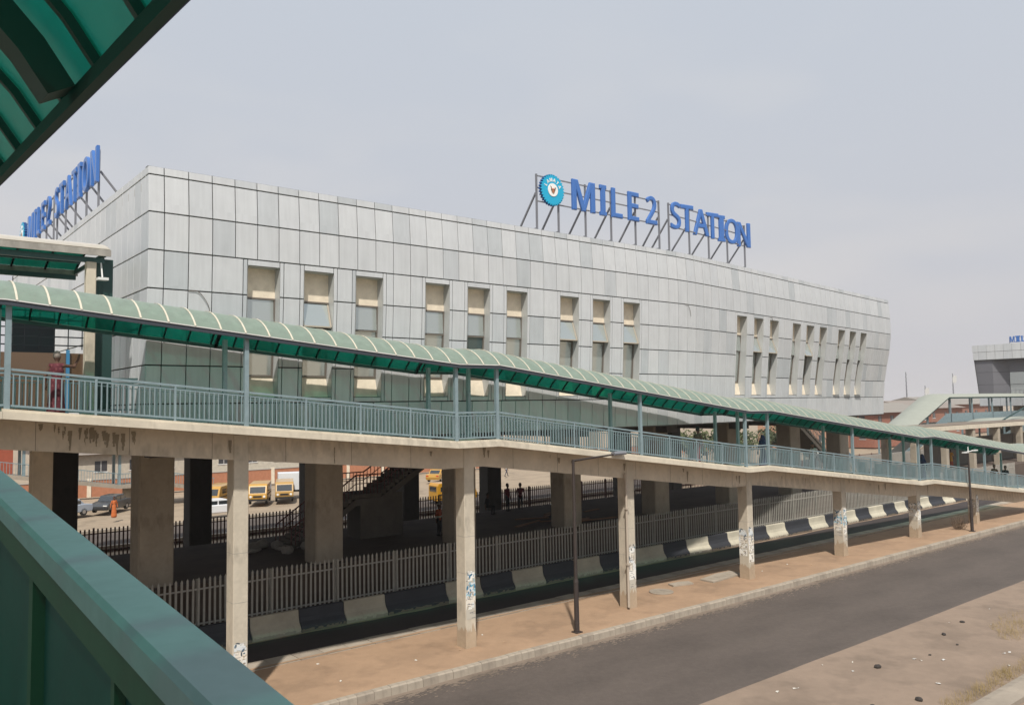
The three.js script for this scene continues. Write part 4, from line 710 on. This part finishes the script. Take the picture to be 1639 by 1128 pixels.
// ================= vehicles (in the lot behind the station) =================
function wheelSet(t, w, zs, r) { const tyre = new THREE.CylinderGeometry(r, r, 0.2, 18).rotateZ(Math.PI / 2), rim = new THREE.CylinderGeometry(r * 0.55, r * 0.55, 0.21, 14).rotateZ(Math.PI / 2); for (const z of zs) for (const s of [-1, 1]) { const g = new THREE.Group(); g.name = 'wheel'; g.position.set(s * (w / 2 - 0.1), r, z); t.add(g); for (const [nm, ge, m] of [['tyre', tyre, M.rubber], ['rim', rim, M.chrome]]) { const q = new THREE.Mesh(ge, m); q.name = nm; q.castShadow = true; g.add(q); } } }
const lp = (name, geo, mat, t) => { const m = new THREE.Mesh(uvm(geo), mat); m.name = name; m.castShadow = m.receiveShadow = true; t.add(m); return m; };
const sideX = (zy, w, bev = 0.06) => new THREE.ExtrudeGeometry(shapeOf(zy), { depth: w - 2 * bev, bevelEnabled: true, bevelSize: bev, bevelThickness: bev, bevelSegments: 2 }).translate(0, 0, -(w / 2 - bev)).rotateY(-Math.PI / 2);
const carGlass = phy([0.03, 0.035, 0.04], 0.08, { clearcoat: 1 }), lampGlass = phy([0.75, 0.75, 0.72], 0.2), redLamp = phy([0.4, 0.02, 0.02], 0.3);
function vehicle(name, label, category, x, y, n, turn, kind, color, group) {
  const t = thing(name, label, category, [x, y, n], group); t.rotation.y = turn; const paint = phy(color, 0.35, { clearcoat: 0.5 });
  if (kind === 'van') {
    const w = 1.72; lp('body', sideX([[-2.1, 0.42], [2.05, 0.42], [2.12, 0.7], [2.05, 1.02], [1.72, 1.72], [1.5, 1.86], [-1.95, 1.9], [-2.1, 1.7]], w), paint, t);
    lp('stripe', new THREE.BoxGeometry(w + 0.012, 0.1, 3.9).translate(0, 0.92, -0.03), M.rubber, t);
    lp('windscreen', new THREE.BoxGeometry(w * 0.82, 0.62, 0.03).rotateX(-0.44).translate(0, 1.39, 1.955), carGlass, t); lp('rear_window', new THREE.BoxGeometry(w * 0.7, 0.45, 0.03).translate(0, 1.42, -2.17), carGlass, t);
    for (const s of [-1, 1]) for (const z of [-1.4, -0.3, 0.8]) lp('side_window', new THREE.BoxGeometry(0.03, 0.42, 0.9).translate(s * (w / 2 + 0.002), 1.4, z), carGlass, t);
    for (const s of [-1, 1]) lp('headlight', new THREE.CylinderGeometry(0.11, 0.11, 0.05, 14).rotateX(Math.PI / 2).translate(s * 0.62, 0.78, 2.17), lampGlass, t);
    lp('grille', new THREE.BoxGeometry(0.8, 0.16, 0.04).translate(0, 0.78, 2.18), M.rubber, t); lp('bumper', new THREE.BoxGeometry(w, 0.16, 0.14).translate(0, 0.46, 2.15), M.rubber, t); wheelSet(t, w, [-1.3, 1.3], 0.31);
  } else if (kind === 'car') {
    const w = 1.72; lp('body', sideX([[-2.15, 0.38], [2.15, 0.36], [2.2, 0.6], [2.0, 0.78], [1.0, 0.9], [-1.5, 0.93], [-2.15, 0.86], [-2.22, 0.6]], w, 0.08), paint, t);
    lp('cabin', sideX([[-1.55, 0.9], [1.0, 0.9], [0.42, 1.36], [-0.95, 1.4]], w * 0.86, 0.06), paint, t);
    lp('windscreen', new THREE.BoxGeometry(w * 0.74, 0.6, 0.03).rotateX(-0.9).translate(0, 1.16, 0.80), carGlass, t); lp('rear_window', new THREE.BoxGeometry(w * 0.7, 0.56, 0.03).rotateX(0.88).translate(0, 1.18, -1.32), carGlass, t);
    for (const s of [-1, 1]) { for (const z of [-0.72, 0.12]) lp('side_window', new THREE.BoxGeometry(0.03, 0.32, 0.72).translate(s * (w * 0.43 + 0.004), 1.15, z), carGlass, t); lp('headlight', new THREE.BoxGeometry(0.34, 0.13, 0.06).translate(s * 0.62, 0.66, 2.24), lampGlass, t); lp('tail_light', new THREE.BoxGeometry(0.3, 0.14, 0.06).translate(s * 0.64, 0.74, -2.26), redLamp, t); }
    lp('bumper', new THREE.BoxGeometry(w, 0.16, 0.12).translate(0, 0.42, 2.24), M.rubber, t); wheelSet(t, w, [-1.35, 1.35], 0.31);
  } else {
    const w = 2.1; lp('cab', sideX([[1.4, 0.5], [3.0, 0.5], [3.05, 1.2], [2.8, 2.1], [1.4, 2.15]], w), paint, t); lp('cargo_box', new THREE.BoxGeometry(w + 0.1, 1.7, 4.2).translate(0, 1.6, -0.8), phy([0.6, 0.62, 0.64], 0.5), t);
    lp('windscreen', new THREE.BoxGeometry(w * 0.8, 0.7, 0.03).rotateX(-0.25).translate(0, 1.62, 3.0), carGlass, t); lp('chassis', new THREE.BoxGeometry(1.0, 0.2, 5.4).translate(0, 0.6, 0.1), M.rubber, t); wheelSet(t, w, [-1.9, 2.2], 0.42);
  }
  return t;
}
const Y = [0.47, 0.26, 0.045];
vehicle('minibus', 'yellow minibus facing the road, left of the two by the orange wall', 'van', 32.1, 0, 78.4, -0.5, 'van', Y, 'yellow minibuses in the far lot');
vehicle('minibus', 'yellow minibus facing the road, right of the two by the orange wall', 'van', 34.7, 0, 78.6, -0.42, 'van', [0.40, 0.235, 0.06], 'yellow minibuses in the far lot');
vehicle('minibus', 'yellow minibus half hidden behind the first ramp pier', 'van', 28.3, 0, 79.2, -0.7, 'van', Y, 'yellow minibuses in the far lot');
vehicle('truck', 'small blue and white truck beside the yellow minibuses', 'truck', 38.2, 0, 81.0, 1.2, 'truck', [0.04, 0.2, 0.42]);
vehicle('parked_car', 'white car on the far road between station columns', 'car', 25.6, 0, 71.6, 1.6, 'car', [0.72, 0.73, 0.75]);
vehicle('parked_car', 'silver grey car behind the orange robed person', 'car', 15.4, 0, 80.6, -1.1, 'car', [0.32, 0.36, 0.42]);
vehicle('parked_car', 'dark car in the far lot at left', 'car', 19.6, 0, 82.4, -0.7, 'car', [0.05, 0.055, 0.06]);
vehicle('taxi', 'yellow taxi seen past the stairs under the station', 'car', 57.2, 0, 84.5, 2.2, 'car', Y);
vehicle('minibus', 'yellow minibus on the far road behind the workers', 'van', 45.2, 0, 64.4, 1.5, 'van', [0.52, 0.26, 0.02], 'yellow minibuses in the far lot');
vehicle('parked_car', 'blue car parked behind the far fence at right', 'car', 112, 0, 62, 1.2, 'car', [0.06, 0.12, 0.3]);

// ================= far side: fence, stairs, walls and houses =================
{
  const f = thing('far_fence', 'dark brown palisade fence beyond the station columns', 'fence', [40, 0, 56]); const g = []; const pale = new THREE.BoxGeometry(0.09, 1.75, 0.03);
  for (let x = 6; x < 118; x += 0.245) g.push(pale.clone().translate(x, 0.98, -56)); asStuff(mk('pales', g, M.fenceBrown, f)); for (const y of [0.5, 1.55]) mk('fence_rail', box(6, 118, y - 0.03, y + 0.03, 56.03, 56.07), M.fenceBrown, f);
  for (let x = 6; x < 118; x += 3.2) mk('fence_post', box(x - 0.05, x + 0.05, 0, 1.9, 56.08, 56.18), M.fenceBrown, f);
}
function stairs(name, label, x0, y0, dirs, n0, n1, railMat, stepMat) {   // flights: [run, rise] pairs in +x or -x, risers modelled
  const t = thing(name, label, 'stairs', [x0, y0, n0]); let x = x0, y = y0; const under = [];
  for (const [run, rise] of dirs) {
    const k = rise ? Math.round(Math.abs(rise) / 0.17) : 1;
    if (rise) for (let i = 0; i < k; i++) { const a = x + run * i / k, b = x + run * (i + 1) / k, yy = y + rise * (i + 1) / k; mk('step', box(Math.min(a, b), Math.max(a, b), yy - 0.17 - 0.06, yy, n0, n1), stepMat, t); } else mk('landing', box(Math.min(x, x + run), Math.max(x, x + run), y - 0.2, y, n0, n1), stepMat, t);
    const q = [[x, y - 0.24], [x + run, y + rise - 0.24], [x + run, y + rise - 0.6], [x, y - 0.6]]; mk('stringer', prismN(run > 0 ? q : q.slice().reverse(), n0 + 0.05, n1 - 0.05), stepMat, t);
    for (const nn of [n0 + 0.06, n1 - 0.06]) { mk('handrail', [bar(P3(x, y + 1.0, nn), P3(x + run, y + rise + 1.0, nn), 0.06), bar(P3(x, y + 0.55, nn), P3(x + run, y + rise + 0.55, nn), 0.035)], railMat, t); const c = Math.max(2, Math.round(Math.abs(run) / 0.22)), bb = []; for (let i = 0; i <= c; i++) bb.push(bar(P3(x + run * i / c, y + rise * i / c, nn), P3(x + run * i / c, y + rise * i / c + 1.0, nn), 0.03)); mk('baluster_row', bb, railMat, t); }
    x += run; y += rise;
  }
  return t;
}
const railRed = std([0.13, 0.035, 0.028], 0.6);
stairs('station_stairs', 'dark concrete stairs with a red brown railing under the station', 17.6, 2.08, [[3.6, 2.4], [1.5, 0], [5.6, 3.4]], 39.0, 41.0, railRed, M.darkConcrete);
tag(mk('stair_wall', box(21.6, 24.2, 2.08, 4.4, 39.3, 40.8), M.darkConcrete), 'dark concrete wall carrying the stair landing under the station', 'wall');
stairs('station_stairs', 'pale concrete stairs with a blue railing near the right end of the station', 72.5, 2.08, [[-4.2, 2.6], [-1.6, 0], [-4.8, 3.2]], 38.5, 40.6, M.rail, M.colConc);
{
  const w = thing('compound_wall', 'long orange painted boundary wall with white posts beyond the lot', 'wall', [40, 0, 97]); mk('wall_body', box(0, 130, 0, 1.75, 97, 97.25), std([0.46, 0.20, 0.115], 0.9, tex(TX.grime)), w); for (let x = 0.5; x < 130; x += 5.1) mk('wall_post', box(x - 0.2, x + 0.2, 0, 1.95, 96.9, 97.3), M.beige, w);
  mk('coping', box(0, 130, 1.76, 1.84, 96.95, 97.3), M.grayConcrete, w);
}
function house(name, label, x0, x1, n0, n1, h, wallC, roofC, win, group) {
  const t = thing(name, label, 'building', [x0, 0, n0], group), wm = std(wallC, 0.9, tex(TX.grime)), wd = std([0.05, 0.05, 0.055], 0.4); mk('wall', box(x0, x1, 0, h, n0, n1), wm, t);
  mk('roof', prismX([[n0 - 0.7, h + 0.003], [n1 + 0.7, h + 0.003], [(n0 + n1) / 2, h + (n1 - n0) * 0.13]], x0 - 0.6, x1 + 0.6), std(roofC, 0.8, tex(TX.streak)), t);
  for (const [y, k] of win) for (let i = 0; i < k; i++) { const x = lerp(x0, x1, (i + 0.5) / k), q = part('window', t); mk('pane', box(x - 0.65, x + 0.65, y, y + 1.2, n0 - 0.03, n0 - 0.008), wd, q); mk('frame', [box(x - 0.75, x + 0.75, y - 0.12, y, n0 - 0.06, n0 - 0.005), box(x - 0.03, x + 0.03, y, y + 1.2, n0 - 0.045, n0 - 0.031)], M.trim, q); }
  if (x0 > 60) for (const [y, k] of win) for (let i = 0; i < 3; i++) { const n = lerp(n0, n1, (i + 0.5) / 3), q = part('window', t); mk('pane', box(x0 - 0.03, x0 - 0.008, y, y + 1.2, n - 0.6, n + 0.6), wd, q); mk('frame', box(x0 - 0.06, x0 - 0.005, y - 0.1, y, n - 0.7, n + 0.7), M.trim, q); }
  return t;
}
const rust = [0.26, 0.22, 0.19], rust2 = [0.27, 0.245, 0.215];
house('low_house', 'cream house with dark windows behind the orange wall', 36, 58, 104, 114, 4.6, [0.58, 0.54, 0.46], rust2, [[2.3, 6]]);
house('low_house', 'pale house with low rusty roof left of the cream one', 18, 33, 104, 114, 4.2, [0.52, 0.47, 0.40], rust, [[2.2, 4]]);
house('low_house', 'red walled house at the far left behind the footbridge', -8, 14, 98, 108, 7, [0.36, 0.09, 0.05], rust, [[1.6, 4], [4.6, 4]]);
house('low_house', 'grey house behind the trees seen under the station', 62, 86, 108, 118, 4.5, [0.42, 0.40, 0.37], rust2, [[2.2, 5]]);
house('terrace_house', 'orange brick terrace house just right of the station end', 152, 176, 78, 92, 6.6, [0.34, 0.145, 0.10], rust2, [[1.6, 5], [4.8, 5]]);
house('terrace_house', 'tall cream and orange house beside the station lower corner', 138, 150, 82, 94, 6.0, [0.52, 0.30, 0.20], rust2, [[1.6, 3], [4.4, 3]]);
house('terrace_house', 'far orange house with a pale roof left of the covered stair', 182, 206, 84, 98, 7.0, [0.32, 0.155, 0.11], rust, [[1.6, 4], [4.8, 4]]);
house('terrace_house', 'low brown house behind the covered stair at right', 212, 250, 92, 108, 7.6, [0.30, 0.15, 0.11], rust2, [[1.6, 6], [4.8, 6]]);
// second footbridge with a flat roof across the lot, far left
{
  const t = thing('far_footbridge', 'distant footbridge with sloping flat roof and blue railing at left', 'footbridge', [16, 0, 86]); const y = (x) => x < 21 ? 4.6 - (x - 6) * 0.17 : x < 25 ? 2.05 : 2.05 - (x - 25) * 0.2; const run = (dy, th, n0, n1) => { const xs = [4, 21, 25, 30]; return prismN([...xs.map((x) => [x, y(x) + dy]), ...xs.reverse().map((x) => [x, y(x) + dy - th])], n0, n1); };
  mk('roof', run(3.1, 0.18, 84.5, 88), M.kerb, t); mk('deck', run(0, 0.35, 85, 87.6), M.kerb, t); for (const x of [5, 9, 13, 17, 21, 25, 29]) for (const n of [85.2, 87.4]) mk('roof_post', box(x - 0.12, x + 0.12, y(x), y(x) + 2.95, n - 0.1, n + 0.1), M.rail, t);
  for (const x of [8, 15, 22]) mk('pier', box(x - 0.35, x + 0.35, 0, y(x) - 0.3, 85.9, 86.7), M.colConc, t); const bb = []; for (let x = 4; x < 30; x += 0.24) bb.push(bar(P3(x, y(x), 85.1), P3(x, y(x) + 1.05, 85.1), 0.035)); mk('baluster_row', bb, M.rail, t); const hr = []; for (const [a, b] of [[4, 21], [21, 25], [25, 30]]) hr.push(bar(P3(a, y(a) + 1.05, 85.1), P3(b, y(b) + 1.05, 85.1), 0.07)); mk('handrail', hr, M.rail, t);
}
// ================= trees =================
const leafMats = [std([0.075, 0.095, 0.038], 0.9, { side: THREE.DoubleSide }), std([0.10, 0.12, 0.05], 0.9), std([0.06, 0.075, 0.035], 0.9)];
function tree(label, x, n, h, w, kind, seed, group, y0 = 0) {
  const r = rng(seed), t = thing(kind === 'palm' ? 'palm_tree' : 'broadleaf_tree', label, 'tree', [x, y0, n], group), L = [];
  mk('trunk', rod(P3(x, y0 - 0.1, n), P3(x + 0.2, y0 + h * 0.55, n), h * 0.035, h * 0.02, 8), std([0.13, 0.10, 0.075], 0.95), t);
  const tri = (c, s) => { const a = new THREE.Vector3(r() - 0.5, r() - 0.5, r() - 0.5).normalize().multiplyScalar(s), b = new THREE.Vector3(r() - 0.5, r() - 0.5, r() - 0.5).cross(a).normalize().multiplyScalar(s * 0.5); L.push([c.clone().add(a), c.clone().add(b), c.clone().sub(a), c.clone().sub(b)]); };
  if (kind === 'palm') { for (let f = 0; f < 16; f++) { const az = f / 16 * 6.28 + r(), len = w * (0.8 + r() * 0.4), lift = 0.5 + r() * 0.8; for (let k = 0; k < 14; k++) { const u = k / 14, c = P3(x + 0.2 + Math.cos(az) * len * u, y0 + h * 0.55 + lift * len * u - len * 1.0 * u * u, n + Math.sin(az) * len * u); for (const s of [-1, 1]) { const side = new THREE.Vector3(-Math.sin(az) * s, -0.5, Math.cos(az) * -s).multiplyScalar(0.5 * (1 - u * 0.6)); const al = new THREE.Vector3(Math.cos(az), 0, -Math.sin(az)).multiplyScalar(0.12); L.push([c.clone().sub(al), c.clone().add(al), c.clone().add(side)]); } } } } else {
    const limbs = []; for (let k = 0; k < 9; k++) { const az = r() * 6.28, q = w * 0.5 * Math.sqrt(r()), c = P3(x + Math.cos(az) * q, y0 + h * (0.5 + 0.42 * r()), n + Math.sin(az) * q); limbs.push(rod(P3(x + 0.1, y0 + h * 0.4, n), c, h * 0.012, h * 0.005, 5)); const cr = w * (0.2 + 0.14 * r()); for (let i = 0; i < 170; i++) { const d = new THREE.Vector3(r() - 0.5, r() - 0.5, r() - 0.5).normalize().multiplyScalar(cr * Math.cbrt(r())); d.y *= 0.75; tri(c.clone().add(d), 0.14 + 0.16 * r()); } } mk('limb', limbs, std([0.13, 0.10, 0.075], 0.95), t);
  }
  mk('crown', quads(L), leafMats[seed % 3], t); return t;
}
[[87, 70, 5.4, 5.0], [92, 71, 4.6, 5.2], [97, 70, 5.2, 5.4], [102.5, 72, 4.8, 5.0], [107.5, 70, 5.4, 5.2], [113, 73, 4.8, 4.6]].forEach(([x, n, h, w], i) => tree(['leftmost', 'second', 'third', 'fourth', 'fifth', 'rightmost'][i] + ' bushy tree of the row seen below the station floor', x, n, h, w, i === 3 ? 'palm' : 'leafy', 700 + i, 'trees beyond the station'));
tree('dark palm rising above the roofs right of the station', 176, 100, 19, 4.6, 'palm', 811, 'trees over the roofs'); tree('dark bushy tree above the roofs beside the station end', 168, 99, 12.6, 7.5, 'leafy', 812, 'trees over the roofs'); tree('dark bushy tree over the roofs left of the covered stair', 196, 108, 12.6, 9, 'leafy', 813, 'trees over the roofs');
tree('low tree above the low roofs at the far left', 12, 116, 7, 6, 'leafy', 814);
// masts
function mast(name, label, x, n, h, y0, antennas) { const t = thing(name, label, 'mast', [x, 0, n]); mk('pole', rod(P3(x, 0, n), P3(x, h, n), 0.35, 0.12, 8), M.signSteel, t); const g = []; for (let k = 0; k < 9; k++) g.push(bar(P3(x - 0.5, h * (0.35 + k * 0.07), n), P3(x + 0.5, h * (0.4 + k * 0.07), n), 0.09)); mk('lattice', g, M.signSteel, t); if (antennas) { const a = []; for (let k = 0; k < 4; k++) a.push(box(x - 1.1 + k * 0.7, x - 0.8 + k * 0.7, h - 3.2 + (k % 2) * 0.5, h - 1.2 + (k % 2) * 0.5, n - 0.7, n - 0.4)); mk('antenna', a, M.trim, t); } }
mast('radio_mast', 'thin lattice radio mast on the skyline', 255, 120, 17.5, 9, false); mast('telecom_mast', 'phone mast with white antenna panels on the skyline', 288, 120, 17.5, 10, true); mast('telecom_mast', 'short phone mast left of the taller one on the skyline', 272, 122, 13.5, 10, true);
// ================= right background: second station, walkway, covered stairs =================
{
  const X = 129.1, t = thing('second_station', 'second silver panelled station block at the right edge', 'building', [X, 0, 40]);
  const colD = phy([0.16, 0.16, 0.175], 0.45, { metalness: 0.3 }), L = [], D = [], p = (n, y, o) => P3(X - o, y, n), nE = 26, lean = (y) => 50.9 - (16.8 - y) * 0.085;
  for (const [y1, y0] of [[16.8, 15.75], [15.75, 14.6]]) for (let i = 0; i < 22; i++) { const n1 = i ? 50.9 - i * 1.13 + 0.3 : lean(y1), n0 = 50.9 - (i + 1) * 1.13 + 0.3; mk('wall_panel', panelGeo([(n, y, o) => p(n, y, o), n0, n1, y0, y1]), panelMats[i % 3], t); }
  for (let i = 0; i < 18; i++) { const n1 = i ? 50.2 - i * 1.4 : 50.2, n0 = 50.2 - (i + 1) * 1.4; mk('base_panel', panelGeo([(n, y, o) => p(n, y, o), n0, n1, 7.9, 9.15]), panelMats[3], t); }
  for (const [y1, y0] of [[14.55, 12.8], [12.8, 11.0], [11.0, 9.2]]) mk('dark_panel', quads([[p(lean(y0), y0, -0.25), p(48.3, y0, -0.25), p(48.3, y1 - 0.03, -0.25), p(lean(y1), y1 - 0.03, -0.25)], [p(48.3, y0, -0.25), p(46.7, y0, -1.8), p(46.7, y1 - 0.03, -1.8), p(48.3, y1 - 0.03, -0.25)]]), colD, t);
  mk('head_panel', quads([[p(46.7, 12.8, -1.8), p(nE, 12.8, -1.8), p(nE, 14.6, -1.8), p(46.7, 14.6, -1.8)]]), colD, t);
  for (let i = 0; i < 8; i++) for (let k = 0; k < 2; k++) mk('window_pane', quads([[p(46.65 - i * 2.2, 9.2 + k * 1.8, -1.85), p(44.5 - i * 2.2, 9.2 + k * 1.8, -1.85), p(44.5 - i * 2.2, 10.94 + k * 1.8, -1.85), p(46.65 - i * 2.2, 10.94 + k * 1.8, -1.85)]]), M.glass, t);
  mk('balcony_rail', [bar(P3(X + 0.3, 10.2, 46.6), P3(X + 0.3, 10.2, nE), 0.06), ...Array.from({ length: 40 }, (_, i) => bar(P3(X + 0.3, 9.15, 46.5 - i * 0.5), P3(X + 0.3, 10.2, 46.5 - i * 0.5), 0.04))], M.signSteel, t);
  mk('wall_core', [box(X + 2.2, X + 40, 7.9, 16.7, nE, 50), box(X + 0.04, X + 2.2, 14.5, 16.75, nE, 50.6), box(X + 0.04, X + 2.2, 7.9, 9.14, nE, 50.1), quads([[P3(X + 0.05, 16.78, 50.9), P3(X + 40, 16.78, 50.9), P3(X + 40, 7.9, 50.1), P3(X + 0.05, 7.9, 50.1)]])], M.backing, t);
  for (const n of [48.5, 40, 32]) for (const x of [X + 1.5, X + 10]) mk('column', column(x - 0.7, x + 0.7, n - 0.6, n + 0.6, 0, 7.9, 0.05), M.colConc, t);
  const sg = thing('rooftop_sign', 'small blue letter sign on the second station at the right edge', 'sign', [X + 0.5, 16.8, 45.9]); let n = 45.95; for (const ch of 'MILE2STA') { const g = letterGeo(ch, 0.62, 0.85, 0.12).rotateY(-Math.PI / 2).translate(X + 0.5, 16.95, -(n - 0.35)); mk('letter', g, M.signBlue, sg); n -= 0.74; if (ch === '2') n -= 0.4; } mk('frame_rail', [bar(P3(X + 0.62, 17.0, 46), P3(X + 0.62, 17.0, 39.5), 0.05), bar(P3(X + 0.62, 17.65, 46), P3(X + 0.62, 17.65, 39.5), 0.05)], M.signSteel, sg); mk('post', [0, 2, 4, 6].map((k) => bar(P3(X + 0.62, 16.7, 46 - k), P3(X + 0.62, 17.7, 46 - k), 0.06)), M.signSteel, sg);
}
{
  const t = thing('elevated_walkway', 'long flat concrete walkway roof on posts at right behind the ramp', 'walkway', [95, 0, 36.5]);
  mk('roof_slab', box(72.5, 150, 6.02, 6.42, 34.9, 38.4), M.lip, t); mk('roof_top', box(72.6, 150, 6.424, 6.50, 35.0, 38.3), std([0.22, 0.18, 0.145], 0.95, tex(TX.sand)), t);
  for (let x = 76; x < 126; x += 6.2) for (const n of [35.3, 38.0]) mk('walkway_post', column(x - 0.28, x + 0.28, n - 0.28, n + 0.28, 2.08, 6.02, 0.03), M.colConc, t);
  mk('dark_stall_front', box(84, 120, 2.09, 4.9, 38.05, 38.1), M.darkConcrete, t);
}
function coveredStair(label, x0, y0, x1, y1, x2, n0, n1) {   // a sloping roofed flight and a level end
  const t = thing('covered_stair', label, 'stairs', [x0, 0, n0]), cN = (n0 + n1) / 2, hw = (n1 - n0) / 2 + 0.3, y = (x) => x < x1 ? lerp(y0, y1, (x - x0) / (x1 - x0)) : y1, up = 3.0, xs = []; for (let i = 0; i <= 16; i++) xs.push(lerp(x0, x2, i / 16));
  if (!xs.includes(x1)) { xs.push(x1); xs.sort((a, b) => a - b); }
  for (let i = 0; i + 1 < xs.length; i++) mk2('roof_sheet', archBay(P3(xs[i], y(xs[i]) + up, cN), P3(xs[i + 1], y(xs[i + 1]) + up, cN), AN, hw, 0.42, 10, 0.02, 0.01), [M.roofFar, M.roofGreen], t);
  const run = (a, b) => prismN([[x0, y0 + a], [x1, y1 + a], [x2, y1 + a], [x2, y1 + b], [x1, y1 + b], [x0, y0 + b]].reverse(), n0 - 0.05, n1 + 0.05);
  mk('deck', run(0, -0.35), M.kerb, t); mk('side_screen', [prismN([[x0, y0 + 0.05], [x1, y1 + 0.05], [x2, y1 + 0.05], [x2, y1 + 1.1], [x1, y1 + 1.1], [x0, y0 + 1.1]], n0 + 0.02, n0 + 0.06)], M.rail, t); mk('eave_beam', [prismN([[x0, y0 + up - 0.15], [x1, y1 + up - 0.15], [x2, y1 + up - 0.15], [x2, y1 + up], [x1, y1 + up], [x0, y0 + up]], n0 - 0.25, n0 - 0.15)], M.frameTeal, t);
  for (let i = 0; i <= 6; i++) { const x = lerp(x0 + 0.3, x2 - 0.3, i / 6); for (const n of [n0 + 0.1, n1 - 0.1]) mk('roof_post', box(x - 0.08, x + 0.08, y(x), y(x) + up, n - 0.08, n + 0.08), M.rail, t); }
  for (const x of [lerp(x0, x1, 0.5), x1, x2 - 0.8]) mk('pier', column(x - 0.3, x + 0.3, cN - 0.3, cN + 0.3, 0, y(x) - 0.3, 0.03), M.colConc, t);
}
coveredStair('covered stair with pale green roof climbing towards the second station', 90.5, 2.0, 102, 6.2, 128, 43.3, 46.2);
coveredStair('broad pale barrel roofed stair at the right edge', 118, 5.6, 106, 3.2, 104, 39.5, 42.5);
tag(mk('boundary_wall', [box(74, 150, 2.08, 3.4, 42.6, 42.8)], M.grayConcrete), 'low grey boundary wall behind the people at right', 'wall');
// scrap and building rubble in the shade under the station
{
  const r = rng(91), plank = std([0.26, 0.14, 0.08], 0.9); for (let i = 0; i < 9; i++) { const x = 31 + r() * 7, n = 35.6 + r() * 4; tag(mk('timber_plank', new THREE.BoxGeometry(1.4 + r() * 1.6, 0.05, 0.2).rotateY((r() - 0.5) * 1.2).translate(x, 2.12 + 0.012 * i, -n)), 'loose timber plank lying under the station', 'plank', 'planks under the station').material = plank; }
  const drum = thing('steel_drum', 'dark steel drum beside the planks under the station', 'drum', [35.2, 2.08, 38.6]); mk('shell', new THREE.CylinderGeometry(0.55, 0.55, 0.7, 24).translate(35.2, 2.44, -38.6), M.rubber, drum); mk('lid', new THREE.CylinderGeometry(0.56, 0.56, 0.03, 24).translate(35.2, 2.81, -38.6), M.chrome, drum);
  for (let i = 0; i < 16; i++) rock('rubble_piece', 'grey piece of rubble on the platform under the station', 15.5 + r() * 4, 2.08, 38 + r() * 3, 0.3 + r() * 0.6, 0.2 + r() * 0.3, 0.3 + r() * 0.5, M.grayConcrete, i, 'rubble under the station').userData.category = 'rubble';
}
scene.fog = new THREE.FogExp2(new THREE.Color(0.80, 0.79, 0.80), 0.0003);
renderer.render(scene, camera);
